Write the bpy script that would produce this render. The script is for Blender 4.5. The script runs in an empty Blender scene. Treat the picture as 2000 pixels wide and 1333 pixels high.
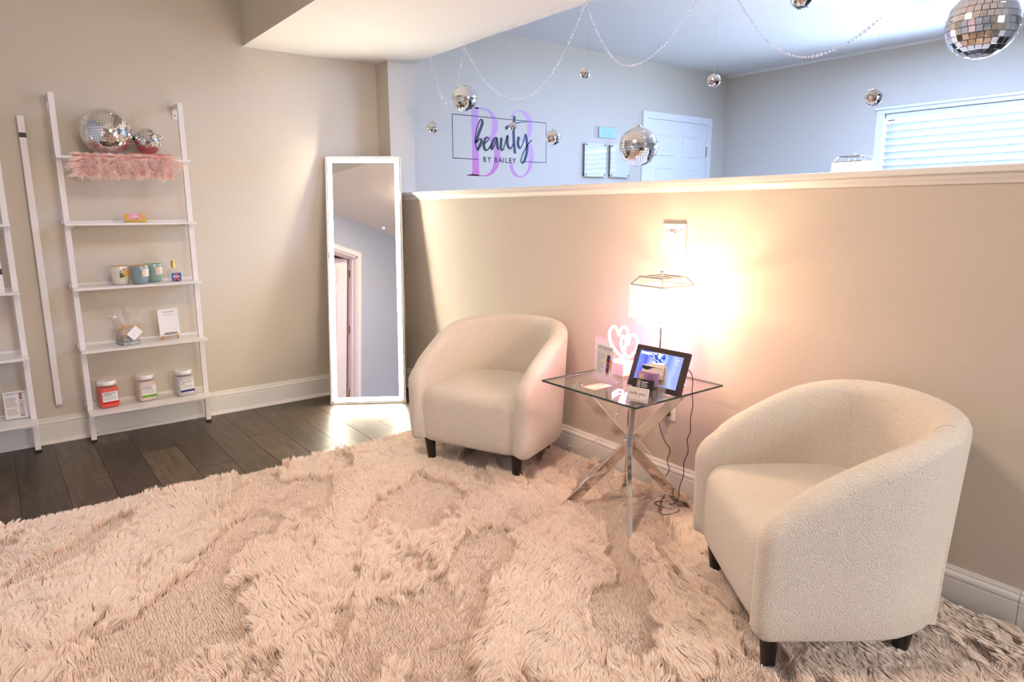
import bpy, bmesh, math, random
import numpy as np
from mathutils import Matrix, Vector, Euler
random.seed(7); rng = np.random.default_rng(11)
sc = bpy.context.scene
C = sc.collection
R = math.radians

# ------------------------------------------------------------------ camera
def make_camera():
    f, yaw, pit, roll = 1320.0, R(52.35), R(-10.95), R(-0.25)
    fw = Vector((math.cos(yaw)*math.cos(pit), math.sin(yaw)*math.cos(pit), math.sin(pit)))
    r = Vector((math.sin(yaw), -math.cos(yaw), 0)); u = r.cross(fw)
    r2 = r*math.cos(roll) + u*math.sin(roll); u2 = -r*math.sin(roll) + u*math.cos(roll)
    cd = bpy.data.cameras.new('camera'); co = bpy.data.objects.new('camera', cd); C.objects.link(co)
    m = Matrix.Identity(4)
    for i in range(3):
        m[i][0] = r2[i]; m[i][1] = u2[i]; m[i][2] = -fw[i]
    m.translation = Vector((0, 0, 1.2))
    co.matrix_world = m
    cd.sensor_fit = 'HORIZONTAL'; cd.sensor_width = 36.0; cd.lens = 36.0*f/2000.0
    cd.clip_start = 0.02; cd.clip_end = 60
    sc.camera = co
make_camera()

# ------------------------------------------------------------------ world, daylight, fill, exposure
w = bpy.data.worlds.new('world'); sc.world = w; w.use_nodes = True
bg = w.node_tree.nodes['Background']
bg.inputs['Color'].default_value = (0.74, 0.85, 1.0, 1); bg.inputs['Strength'].default_value = 7.0
def area(name, loc, rot, sx, sy, power, col):
    ld = bpy.data.lights.new(name, 'AREA'); ld.shape = 'RECTANGLE'; ld.size = sx; ld.size_y = sy
    ld.energy = power; ld.color = col
    o = bpy.data.objects.new(name, ld); C.objects.link(o); o.location = loc; o.rotation_euler = rot
    return o
# daylight from outside the side window, then an added fill lamp behind the camera
area('daylight_side_window', (6.45, 1.35, 1.45), (0, R(97), 0), 1.5, 2.8, 390.0, (0.47, 0.64, 1.0))
rw = area('rear_fill', (1.68, -2.75, 1.75), (R(64), 0, 0), 0.95, 1.4, 24.0, (1.0, 0.85, 0.80)); rw.data.spread = R(85)
sc.view_settings.view_transform = 'Standard'
sc.view_settings.look = 'None'
sc.view_settings.gamma = 1.0
sc.view_settings.use_curve_mapping = False
sc.view_settings.exposure = 0.08

# ------------------------------------------------------------------ materials
MATS = {}
def nodes_of(m): return m.node_tree.nodes, m.node_tree.links
def mat(name, col, rough=0.5, metal=0.0, spec=0.5, sheen=0.0, coat=0.0, emit=None, estr=0.0):
    if name in MATS: return MATS[name]
    m = bpy.data.materials.new(name); m.use_nodes = True
    b = m.node_tree.nodes['Principled BSDF']
    b.inputs['Base Color'].default_value = (*col, 1); b.inputs['Roughness'].default_value = rough
    b.inputs['Metallic'].default_value = metal; b.inputs['Specular IOR Level'].default_value = spec
    b.inputs['Sheen Weight'].default_value = sheen; b.inputs['Coat Weight'].default_value = coat
    if emit: b.inputs['Emission Color'].default_value = (*emit, 1); b.inputs['Emission Strength'].default_value = estr
    MATS[name] = m; return m
def bump(m, scale, dist, strength=1.0, kind='noise', detail=3.0, stretch=None):
    n, l = nodes_of(m); b = n['Principled BSDF']
    tc = n.new('ShaderNodeTexCoord'); src = tc.outputs['Object']
    if stretch:
        mp = n.new('ShaderNodeMapping'); mp.inputs['Scale'].default_value = stretch; l.new(src, mp.inputs[0]); src = mp.outputs[0]
    if kind == 'noise':
        t = n.new('ShaderNodeTexNoise'); t.inputs['Scale'].default_value = scale; t.inputs['Detail'].default_value = detail; out = t.outputs[0]
    else:
        t = n.new('ShaderNodeTexVoronoi'); t.inputs['Scale'].default_value = scale; out = t.outputs['Distance']
    l.new(src, t.inputs['Vector'])
    bp = n.new('ShaderNodeBump'); bp.inputs['Strength'].default_value = strength; bp.inputs['Distance'].default_value = dist
    l.new(out, bp.inputs['Height']); l.new(bp.outputs[0], b.inputs['Normal'])
    return m
def colour_noise(m, cols, scale, stretch=(1, 1, 1), detail=4.0, obj_random=0.0):
    n, l = nodes_of(m); b = n['Principled BSDF']
    tc = n.new('ShaderNodeTexCoord'); mp = n.new('ShaderNodeMapping'); mp.inputs['Scale'].default_value = stretch
    l.new(tc.outputs['Object'], mp.inputs[0])
    t = n.new('ShaderNodeTexNoise'); t.inputs['Scale'].default_value = scale; t.inputs['Detail'].default_value = detail
    t.inputs['Roughness'].default_value = 0.65; l.new(mp.outputs[0], t.inputs['Vector'])
    fac = t.outputs[0]
    if obj_random:
        oi = n.new('ShaderNodeObjectInfo')
        k = n.new('ShaderNodeMath'); k.operation = 'MULTIPLY'; k.inputs[1].default_value = 37.0; l.new(oi.outputs['Random'], k.inputs[0])
        cx = n.new('ShaderNodeCombineXYZ'); l.new(k.outputs[0], cx.inputs[0]); l.new(k.outputs[0], cx.inputs[1])
        l.new(cx.outputs[0], mp.inputs['Location'])
        ad = n.new('ShaderNodeMath'); ad.operation = 'MULTIPLY_ADD'; ad.inputs[1].default_value = obj_random; l.new(oi.outputs['Random'], ad.inputs[0])
        sb = n.new('ShaderNodeMath'); sb.operation = 'SUBTRACT'; sb.inputs[1].default_value = obj_random/2; l.new(fac, sb.inputs[0])
        l.new(sb.outputs[0], ad.inputs[2]); fac = ad.outputs[0]
    cr = n.new('ShaderNodeValToRGB'); l.new(fac, cr.inputs[0])
    e = cr.color_ramp.elements
    e[0].position = cols[0][0]; e[0].color = (*cols[0][1], 1); e[1].position = cols[-1][0]; e[1].color = (*cols[-1][1], 1)
    for p, c_ in cols[1:-1]:
        q = e.new(p); q.color = (*c_, 1)
    l.new(cr.outputs[0], b.inputs['Base Color'])
    return m
def clear(name, tint, rough=0.0, ior=1.45, diffuse=0.0, dcol=(1, 1, 1)):
    """thin clear pane: Fresnel mix of tinted transparency and gloss (plus a little frost)"""
    if name in MATS: return MATS[name]
    m = bpy.data.materials.new(name); m.use_nodes = True; n, l = nodes_of(m); n.clear()
    o = n.new('ShaderNodeOutputMaterial'); lw = n.new('ShaderNodeLayerWeight'); lw.inputs[0].default_value = 0.5
    pw = n.new('ShaderNodeMath'); pw.operation = 'POWER'; pw.inputs[1].default_value = 4.0; l.new(lw.outputs['Facing'], pw.inputs[0])
    fr = n.new('ShaderNodeMath'); fr.operation = 'MULTIPLY_ADD'; fr.inputs[1].default_value = 0.85; f0 = ((ior-1)/(ior+1))**2; fr.inputs[2].default_value = f0; l.new(pw.outputs[0], fr.inputs[0])
    t = n.new('ShaderNodeBsdfTransparent'); t.inputs[0].default_value = (*tint, 1)
    g = n.new('ShaderNodeBsdfGlossy'); g.inputs['Roughness'].default_value = rough
    mx = n.new('ShaderNodeMixShader'); l.new(fr.outputs[0], mx.inputs[0]); l.new(t.outputs[0], mx.inputs[1]); l.new(g.outputs[0], mx.inputs[2])
    out = mx.outputs[0]
    if diffuse:
        d = n.new('ShaderNodeBsdfTranslucent'); d.inputs[0].default_value = (*dcol, 1)
        d2 = n.new('ShaderNodeBsdfDiffuse'); d2.inputs[0].default_value = (*dcol, 1)
        da = n.new('ShaderNodeMixShader'); da.inputs[0].default_value = 0.5; l.new(d.outputs[0], da.inputs[1]); l.new(d2.outputs[0], da.inputs[2])
        m2 = n.new('ShaderNodeMixShader'); m2.inputs[0].default_value = diffuse; l.new(out, m2.inputs[1]); l.new(da.outputs[0], m2.inputs[2]); out = m2.outputs[0]
    l.new(out, o.inputs[0]); MATS[name] = m; return m
def emitter(name, col, s):
    if name in MATS: return MATS[name]
    m = bpy.data.materials.new(name); m.use_nodes = True; n, l = nodes_of(m); n.clear()
    o = n.new('ShaderNodeOutputMaterial'); e = n.new('ShaderNodeEmission'); e.inputs[0].default_value = (*col, 1); e.inputs[1].default_value = s
    l.new(e.outputs[0], o.inputs[0]); MATS[name] = m; return m

WALL = bump(mat('wall_paint', (0.645, 0.585, 0.495), 0.62), 60, 0.0012, 0.5)
CEIL = bump(mat('ceiling_paint', (0.82, 0.80, 0.77), 0.7), 90, 0.001, 0.4)
TRIM = mat('white_trim_paint', (0.80, 0.775, 0.735), 0.35)
DOORW = mat('white_door_paint', (0.84, 0.84, 0.84), 0.4)
WMETAL = mat('white_metal', (0.84, 0.81, 0.80), 0.4)
WSHELF = mat('white_shelf_board', (0.83, 0.80, 0.77), 0.3)
BLACK = mat('black_plastic', (0.012, 0.012, 0.013), 0.4)
CHROME = mat('chrome', (0.86, 0.85, 0.84), 0.08, 1.0)
MIRROR = mat('mirror_silver', (0.93, 0.93, 0.94), 0.02, 1.0)
TILE = mat('mirror_tile', (0.92, 0.92, 0.93), 0.03, 1.0)
GROUT = mat('silver_core', (0.40, 0.40, 0.42), 0.4, 0.6)
GOLD = mat('gold_metal', (0.85, 0.55, 0.18), 0.2, 1.0)
LEG = mat('dark_wood_leg', (0.018, 0.012, 0.010), 0.35)
PAPER = mat('white_paper', (0.80, 0.78, 0.77), 0.7)
INK = mat('black_ink', (0.015, 0.014, 0.018), 0.5)
GREYINK = mat('grey_ink', (0.30, 0.27, 0.27), 0.6)
GLASS = clear('clear_glass', (0.95, 0.975, 0.96))
GLASSEDGE = mat('green_glass_edge', (0.03, 0.07, 0.06), 0.1)
ACRYL = clear('clear_acrylic', (0.97, 0.97, 0.98), diffuse=0.05)
CRYSTAL = clear('lamp_crystal', (0.96, 0.93, 0.88), 0.05, 1.7, 0.28, (1.0, 0.93, 0.82))
BEAD = clear('garland_bead', (0.92, 0.92, 0.94), 0.05, 1.9, 0.5, (0.93, 0.90, 0.90))
FLOORM = colour_noise(mat('dark_vinyl_plank', (0.06, 0.045, 0.035), 0.38), [(0.25, (0.032, 0.021, 0.0135)), (0.5, (0.066, 0.045, 0.028)), (0.62, (0.095, 0.066, 0.040)), (0.8, (0.17, 0.116, 0.070))], 5.0, (7.0, 0.9, 1), 6.0, 0.28)
bump(FLOORM, 30, 0.0008, 0.35, stretch=(8, 1, 1))
BOUCLE = colour_noise(mat('cream_boucle', (0.76, 0.70, 0.63), 0.95, sheen=0.25), [(0.3, (0.66, 0.585, 0.50)), (0.7, (0.83, 0.775, 0.70))], 300, detail=1.5)
bump(BOUCLE, 300, 0.006, 0.8, 'noise', 1.5)

# ------------------------------------------------------------------ builders
class B:
    def __init__(s): s.bm = bmesh.new()
    def _add(s, verts, faces, M=None, mi=0):
        vs = [s.bm.verts.new((M @ Vector(v)) if M else v) for v in verts]
        for f in faces:
            try:
                fc = s.bm.faces.new([vs[i] for i in f]); fc.material_index = mi
            except ValueError: pass
        return s
    def box(s, x0, x1, y0, y1, z0, z1, M=None, mi=0):
        v = [(x, y, z) for z in (z0, z1) for x, y in ((x0, y0), (x1, y0), (x1, y1), (x0, y1))]
        return s._add(v, [(3, 2, 1, 0), (4, 5, 6, 7), (0, 1, 5, 4), (1, 2, 6, 5), (2, 3, 7, 6), (3, 0, 4, 7)], M, mi)
    def prism(s, poly, z0, z1, M=None, mi=0):
        n = len(poly)
        v = [(x, y, z0) for x, y in poly] + [(x, y, z1) for x, y in poly]
        f = [tuple(range(n-1, -1, -1)), tuple(range(n, 2*n))] + [(i, (i+1) % n, n+(i+1) % n, n+i) for i in range(n)]
        return s._add(v, f, M, mi)
    def lathe(s, prof, seg=24, M=None, mi=0, sq=None):
        """profile of (radius, z); sq>2 makes the ring a rounded square"""
        v = []
        for r, z in prof:
            for k in range(seg):
                a = 2*math.pi*(k+0.5)/seg; cx, sx = math.cos(a), math.sin(a)
                if sq:
                    q = (abs(cx)**sq + abs(sx)**sq)**(-1/sq); v.append((r*q*cx, r*q*sx, z))
                else: v.append((r*cx, r*sx, z))
        f = []
        for i in range(len(prof)-1):
            for k in range(seg):
                f.append((i*seg+k, i*seg+(k+1) % seg, (i+1)*seg+(k+1) % seg, (i+1)*seg+k))
        if prof[0][0] > 1e-6: f.append(tuple(range(seg-1, -1, -1)))
        if prof[-1][0] > 1e-6: f.append(tuple(range((len(prof)-1)*seg, len(prof)*seg)))
        s._add(v, f, M, mi)
        return s
    def cyl(s, p, r, h, seg=16, r2=None, M=None, mi=0):
        T = Matrix.Translation(p)
        return s.lathe([(r, 0), (r if r2 is None else r2, h)], seg, (M @ T) if M else T, mi)
    def sphere(s, p, r, seg=12, rings=8, sc_=(1, 1, 1), M=None, mi=0):
        prof = [(max(1e-7, r*math.sin(math.pi*i/rings)), -r*math.cos(math.pi*i/rings)) for i in range(rings+1)]
        T = Matrix.Translation(p) @ Matrix.Diagonal((*sc_, 1))
        return s.lathe(prof, seg, (M @ T) if M else T, mi)
    def tube(s, pts, r, seg=6, closed=False, M=None, mi=0):
        P = [Vector(p) for p in pts]; n = len(P); rings = []; up = Vector((0.123, 0.31, 0.94)).normalized()
        rr = r if hasattr(r, '__len__') else [r]*n
        prev = None; v = []
        for i in range(n):
            a = P[(i-1) % n] if (closed or i > 0) else P[i]; b = P[(i+1) % n] if (closed or i < n-1) else P[i]
            t = (b-a).normalized()
            if prev is None: x = t.cross(up).normalized() if abs(t.dot(up)) < 0.98 else t.cross(Vector((1, 0, 0))).normalized()
            else: x = (prev - t*prev.dot(t)).normalized()
            prev = x; y = t.cross(x)
            for k in range(seg):
                an = 2*math.pi*k/seg; v.append(P[i] + (x*math.cos(an) + y*math.sin(an))*rr[i])
        f = []
        for i in range(n if closed else n-1):
            j = (i+1) % n
            for k in range(seg): f.append((i*seg+k, i*seg+(k+1) % seg, j*seg+(k+1) % seg, j*seg+k))
        if not closed: f += [tuple(range(seg-1, -1, -1)), tuple(range((n-1)*seg, n*seg))]
        return s._add(v, f, M, mi)
    def bar(s, a, b, wx, wy, side, M=None, mi=0):
        """square bar from a to b; side = direction of the wx width"""
        a, b = Vector(a), Vector(b); t = (b-a).normalized(); x = Vector(side); x = (x - t*x.dot(t)).normalized(); y = t.cross(x)
        v = [p + x*sx*wx/2 + y*sy*wy/2 for p in (a, b) for sx, sy in ((-1, -1), (1, -1), (1, 1), (-1, 1))]
        return s._add(v, [(3, 2, 1, 0), (4, 5, 6, 7), (0, 1, 5, 4), (1, 2, 6, 5), (2, 3, 7, 6), (3, 0, 4, 7)], M, mi)
    def strip(s, A, Bp, z=0.0, M=None, mi=0):
        v = [(x, y, z) for x, y in A] + [(x, y, z) for x, y in Bp]; n = len(A)
        return s._add(v, [(i, i+1, n+i+1, n+i) for i in range(n-1)], M, mi)
    def end(s, name, m, parent=None, smooth=None, bevel=0.0, seg=2, sub=0, M=None, kind=None, label=None):
        bmesh.ops.recalc_face_normals(s.bm, faces=s.bm.faces)
        me = bpy.data.meshes.new(name); s.bm.to_mesh(me); s.bm.free()
        for mm in (m if isinstance(m, (list, tuple)) else [m]): me.materials.append(mm)
        return link(name, me, parent, smooth, bevel, seg, sub, M, kind, label)
def link(name, me, parent=None, smooth=None, bevel=0.0, seg=2, sub=0, M=None, kind=None, label=None):
    o = bpy.data.objects.new(name, me); C.objects.link(o)
    if smooth is not None:
        me.polygons.foreach_set('use_smooth', [True]*len(me.polygons))
        if smooth < 180: me.set_sharp_from_angle(angle=R(smooth))
    if bevel:
        b = o.modifiers.new('bevel', 'BEVEL'); b.width = bevel; b.segments = seg; b.limit_method = 'ANGLE'; b.angle_limit = R(40)
    if sub:
        q = o.modifiers.new('sub', 'SUBSURF'); q.levels = sub; q.render_levels = sub
    if parent: o.parent = parent
    if M is not None: o.matrix_local = M
    if kind: o['kind'] = kind
    if label: o['label'] = label
    return o
def tag(o, label, cat, group=None):
    o['label'] = label; o['category'] = cat
    if group: o['group'] = group
    return o
def thing(name, label, cat, loc=(0, 0, 0), rotz=0.0, group=None):
    o = bpy.data.objects.new(name, None); C.objects.link(o); o.empty_display_size = 0.05
    o.location = loc; o.rotation_euler = (0, 0, rotz)
    return tag(o, label, cat, group)
def struct(b, name, m, parent=None, **k):
    o = b.end(name, m, parent, **k)
    if parent is None: o['kind'] = 'structure'
    return o
def text(s, size, m, parent, M, name='lettering', align='CENTER', xs=1.0, bold=0.0, shear=0.0):
    cu = bpy.data.curves.new('t', 'FONT'); cu.body = s; cu.size = size; cu.align_x = align; cu.align_y = 'CENTER'
    cu.offset = bold; cu.shear = shear; cu.resolution_u = 3
    ob = bpy.data.objects.new('t', cu); C.objects.link(ob)
    me = bpy.data.meshes.new_from_object(ob.evaluated_get(bpy.context.evaluated_depsgraph_get()))
    bpy.data.objects.remove(ob); bpy.data.curves.remove(cu)
    me.transform(Matrix.Diagonal((xs, 1, 1, 1))); me.materials.clear(); me.materials.append(m)
    me.name = name
    return link(name, me, parent, M=M)
def T(x, y, z=0.0): return Matrix.Translation((x, y, z))
def PANEL(t=0.0): return Matrix.Rotation(R(90-t), 4, 'X')   # local sheet: x right, y up, z to the viewer
def catmull(pts, n=6):
    P = [Vector(p) for p in pts]; o = []
    for i in range(len(P)-1):
        p0 = P[max(i-1, 0)]; p1, p2 = P[i], P[i+1]; p3 = P[min(i+2, len(P)-1)]
        for k in range(n):
            t = k/n
            o.append(0.5*((2*p1) + (p2-p0)*t + (2*p0-5*p1+4*p2-p3)*t*t + (3*p1-p0-3*p2+p3)*t**3))
    o.append(P[-1]); return o
def rrect(w_, h_, r, n=5, cx=0.0, cy=0.0):
    o = []
    for sx, sy, a0 in ((1, 1, 0), (-1, 1, 90), (-1, -1, 180), (1, -1, 270)):
        for k in range(n+1):
            a = R(a0 + 90*k/n); o.append((cx + sx*(w_/2-r) + r*math.cos(a), cy + sy*(h_/2-r) + r*math.sin(a)))
    return o
def lines(b, x0, x1, ys, h=0.0012, z=0.0006, ragged=0.25):
    for y in ys: b.box(x0, x1 - (x1-x0)*random.random()*ragged, y-h/2, y+h/2, 0, z)
    return b

# ------------------------------------------------------------------ the room
YB, XR, XW, XL, YF = 4.204, 2.206, 5.90, -0.70, -2.2     # back wall, half wall face, window wall, side wall, rear wall
CZ, CZH, SZ = 2.467, 2.74, 2.129                          # ceilings and soffit underside
# floor: sub-floor and planks
fl = B().box(-2.6, 6.1, -2.4, 4.4, -0.12, -0.0105).end('floor', mat('subfloor', (0.03, 0.022, 0.017), 0.6)); fl['kind'] = 'structure'
pm = None; PW, PL = 0.17, 1.22
offs = [0.83, 0.21, 0.55, 0.05, 0.66, 0.36, 0.92, 0.14, 0.47]
for i in range(17):
    x0 = -0.693 + i*PW
    y = YF - PL*offs[i % 9]
    while y < YB - 0.02:
        y0, y1 = max(y, YF+0.005), min(y+PL, YB-0.002)
        if y1 - y0 > 0.05:
            if y1-y0 > PL-0.001:
                if pm is None:
                    b = B().box(0.0006, PW-0.0006, 0.0006, PL-0.0006, -0.0105, 0.0)
                    bmesh.ops.bevel(b.bm, geom=[e for e in b.bm.edges if all(v.co.z > -0.001 for v in e.verts)], offset=0.0012, segments=1, affect='EDGES')
                    o = b.end('plank', FLOORM, fl); pm = o.data
                else: o = link('plank', pm, fl)
                o.location = (x0, y0, 0)
            else:
                o = B().box(0.0006, PW-0.0006, 0.0006, y1-y0-0.0006, -0.0105, 0.0).end('plank', FLOORM, fl); o.location = (x0, y0, 0)
        y += PL
# walls
struct(B().box(XL-0.12, XW+0.14, YB, YB+0.12, -0.1, 2.9), 'wall_back', WALL)
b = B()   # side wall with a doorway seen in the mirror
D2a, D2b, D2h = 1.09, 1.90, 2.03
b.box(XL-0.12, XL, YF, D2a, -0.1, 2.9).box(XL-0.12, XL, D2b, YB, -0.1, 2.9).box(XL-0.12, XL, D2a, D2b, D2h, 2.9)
struct(b, 'wall_left', bump(mat('wall_blue_daylight', (0.46, 0.52, 0.62), 0.62), 60, 0.0012, 0.5))  # blue cast of daylight put into this wall's base colour
WY0, WY1, WZ0, WZ1 = 0.35, 2.68, 0.95, 1.955
b = B()   # window wall of the reception room
b.box(XW, XW+0.14, YF, WY0, -0.1, 2.9).box(XW, XW+0.14, WY1, YB, -0.1, 2.9).box(XW, XW+0.14, WY0, WY1, -0.1, WZ0).box(XW, XW+0.14, WY0, WY1, WZ1, 2.9)
struct(b, 'wall_right', WALL)
b = B()   # rear wall behind the camera, opening added for the fill lamp
b.box(XL-0.12, 1.2, YF-0.12, YF, -0.1, 2.9).box(2.1, XW+0.14, YF-0.12, YF, -0.1, 2.9).box(1.2, 2.15, YF-0.12, YF, -0.1, 0.9).box(1.2, 2.15, YF-0.12, YF, 2.1, 2.9)
struct(b, 'wall_front', WALL)
struct(B().box(XR, XR+0.11, YF, 4.04, -0.02, 1.297), 'wall_divider', bump(mat('divider_paint', (0.60, 0.53, 0.45), 0.6), 38, 0.002, 0.5))
struct(B().box(2.137, 2.314, 4.04, YB+0.01, -0.02, SZ+0.02), 'wall_pilaster', WALL)
# adjoining hall behind the doorway
HALL = mat('hall_paint', (0.6, 0.56, 0.52), 0.6)
struct(B().box(-2.55, -2.43, -0.2, 3.2, -0.1, 2.6).box(-2.55, XL-0.12, -0.32, -0.2, -0.1, 2.6).box(-2.55, XL-0.12, 3.2, 3.32, -0.1, 2.6).box(-2.55, XL-0.12, -0.32, 3.32, 2.45, 2.6), 'wall_hall', HALL)
# ceilings
b = B()
b.box(XL-0.12, 1.30, 2.28, YB+0.1, CZH, CZH+0.1)                              # raised tray
b.box(XL-0.12, 1.30, YF-0.1, 2.28, CZ, CZ+0.1).box(XL-0.12, 1.30, 2.28, 2.33, CZ, CZH+0.1)
b.box(2.30, XW+0.14, YF-0.1, YB+0.1, CZ, CZ+0.1)
struct(b, 'ceiling', CEIL)
b = B().box(1.30, 2.305, YF-0.1, YB+0.02, SZ, 2.95)
sof = struct(b, 'ceiling_soffit', [CEIL, WALL])
for p in sof.data.polygons:
    if abs(p.normal.z) < 0.5: p.material_index = 1
# cap and moulding of the half wall
struct(B().box(XR-0.028, XR+0.135, YF, 4.038, 1.297, 1.316), 'trim_1', TRIM, bevel=0.003)
prof = [(0, 1.268), (0.004, 1.268), (0.006, 1.274), (0.011, 1.281), (0.017, 1.288), (0.018, 1.297), (0, 1.297)]
def run_profile(prof, axis, at, sign, a, b_, name, m, parent=None):
    """sweep a (depth, z) profile along a wall; axis 'x': wall y=at running in x"""
    bb = B(); n = len(prof); v = []
    for t in (a, b_):
        for d, z in prof: v.append((t, at+sign*d, z) if axis == 'x' else (at+sign*d, t, z))
    f = [tuple(range(n)), tuple(range(2*n-1, n-1, -1))] + [(i, (i+1) % n, n+(i+1) % n, n+i) for i in range(n)]
    bb._add(v, f)
    return struct(bb, name, m, parent, smooth=35)
run_profile(prof, 'y', XR, -1, YF, 4.04, 'trim_2', TRIM)
struct(B().box(2.139, XR+0.02, 4.027, 4.04, 1.285, 1.305), 'trim_3', TRIM)
BB = [(0, 0), (0.016, 0), (0.016, 0.098), (0.0125, 0.1005), (0.0125, 0.1035), (0.016, 0.107), (0.0165, 0.114), (0.013, 0.120), (0.0085, 0.1235), (0.0085, 0.130), (0.006, 0.132), (0.005, 0.137), (0, 0.137)]
SHOE = [(0.016, 0), (0.032, 0), (0.0315, 0.006), (0.029, 0.012), (0.025, 0.016), (0.019, 0.0185), (0.016, 0.0185)]
bl = run_profile(BB, 'x', YB, -1, XL, 2.137, 'baseboard_back', TRIM)
run_profile(SHOE, 'x', YB, -1, XL, 2.137, 'shoe_mould', TRIM, bl)
br = run_profile(BB, 'y', XR, -1, 0.5005, 4.04, 'baseboard_right', TRIM)
run_profile(BB, 'y', XR, -1, YF, 0.4990, 'board', TRIM, br)
run_profile(BB, 'y', XL, 1, YF, D2a-0.07, 'baseboard_left', TRIM)
# thin bead where the window wall meets the ceiling
run_profile([(0, CZ-0.022), (0.018, CZ-0.018), (0.024, CZ-0.004), (0.024, CZ), (0, CZ)], 'y', XW, -1, YF, YB, 'trim_4', TRIM)

# ------------------------------------------------------------------ window_1 with blind
wn = struct(B().box(XW-0.012, XW, WY0-0.06, WY1+0.06, WZ0-0.07, WZ0).box(XW-0.03, XW, WY0-0.07, WY1+0.07, WZ0-0.012, WZ0+0.006)
            .box(XW-0.018, XW, WY1, WY1+0.06, WZ0, WZ1).box(XW-0.018, XW, WY0-0.06, WY0, WZ0, WZ1)
            .box(XW-0.02, XW, WY0-0.06, WY1+0.06, WZ1, WZ1+0.05).box(XW-0.035, XW, WY0-0.07, WY1+0.07, WZ1+0.03, WZ1+0.05), 'window_1', DOORW, bevel=0.002)
FR = mat('window_frame_vinyl', (0.8, 0.8, 0.8), 0.4)
B().box(XW+0.07, XW+0.11, WY0, WY0+0.05, WZ0, WZ1).box(XW+0.07, XW+0.11, WY1-0.05, WY1, WZ0, WZ1).box(XW+0.07, XW+0.11, WY0, WY1, WZ0, WZ0+0.05).box(XW+0.07, XW+0.11, WY0, WY1, WZ1-0.05, WZ1).box(XW+0.07, XW+0.11, 1.5, 1.54, WZ0, WZ1).end('sash', FR, wn)
B().box(XW+0.085, XW+0.090, WY0+0.04, 1.51, WZ0+0.04, WZ1-0.04).end('pane', GLASS, wn)
B().box(XW+0.085, XW+0.090, 1.53, WY1-0.04, WZ0+0.04, WZ1-0.04).end('pane', GLASS, wn)
def slat_mat():
    m = bpy.data.materials.new('blind_slat'); m.use_nodes = True; n, l = nodes_of(m); n.clear()
    o = n.new('ShaderNodeOutputMaterial'); d = n.new('ShaderNodeBsdfDiffuse'); t = n.new('ShaderNodeBsdfTranslucent'); mx = n.new('ShaderNodeMixShader')
    d.inputs[0].default_value = (0.50, 0.52, 0.56, 1); t.inputs[0].default_value = (0.86, 0.88, 0.92, 1); mx.inputs[0].default_value = 0.02
    l.new(d.outputs[0], mx.inputs[1]); l.new(t.outputs[0], mx.inputs[2]); l.new(mx.outputs[0], o.inputs[0]); return m
SLAT = slat_mat()
bt = thing('window_blind', 'white horizontal slat blind over the bright window of the reception room', 'blind', (XW+0.032, (WY0+WY1)/2, WZ0))
hw = (WY1-WY0)/2-0.006
B().box(-0.026, 0.02, -hw, hw, WZ1-WZ0-0.045, WZ1-WZ0-0.002).end('headrail', DOORW, bt, bevel=0.002)
sm = None; ns = 17; pitch = 0.0545
for i in range(ns):
    z = 0.03 + i*pitch
    if sm is None:
        b = B(); a = R(-50)
        P = [(-0.029, -0.0012), (-0.015, 0.0012), (0, 0.002), (0.015, 0.0012), (0.029, -0.0012)]
        top = [(x*math.cos(a)-zz*math.sin(a), x*math.sin(a)+zz*math.cos(a)) for x, zz in P]
        poly = top + [(x+0.001, zz-0.0022) for x, zz in reversed(top)]
        v = [(x, t, zz) for t in (-hw, hw) for x, zz in poly]; n = len(poly)
        b._add(v, [tuple(range(n)), tuple(range(2*n-1, n-1, -1))] + [(k, (k+1) % n, n+(k+1) % n, n+k) for k in range(n)])
        o = b.end('slat', SLAT, bt, smooth=50); sm = o.data
    else: o = link('slat', sm, bt)
    o.location = (0, 0, z)
for t in (hw-0.17, hw-0.62, 0.1, -0.45, -hw+0.2):
    B().cyl((0, t, 0.01), 0.0018, WZ1-WZ0-0.05, 6).end('ladder_cord', DOORW, bt)
B().box(-0.03, 0.022, -hw, hw, -0.002, 0.012).end('bottom_rail', DOORW, bt)
# unseen window added around the rear fill lamp
w2 = struct(B().box(1.15, 2.19, YF, YF+0.018, 0.84, 0.9).box(1.15, 2.19, YF, YF+0.018, 2.1, 2.128).box(1.15, 1.2, YF, YF+0.018, 0.9, 2.1).box(2.15, 2.19, YF, YF+0.018, 0.9, 2.1)
            .box(1.65, 1.70, YF-0.08, YF-0.04, 0.9, 2.1), 'window_added', DOORW)
B().box(1.2, 2.15, YF-0.065, YF-0.06, 0.9, 2.1).end('pane', GLASS, w2)

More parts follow.
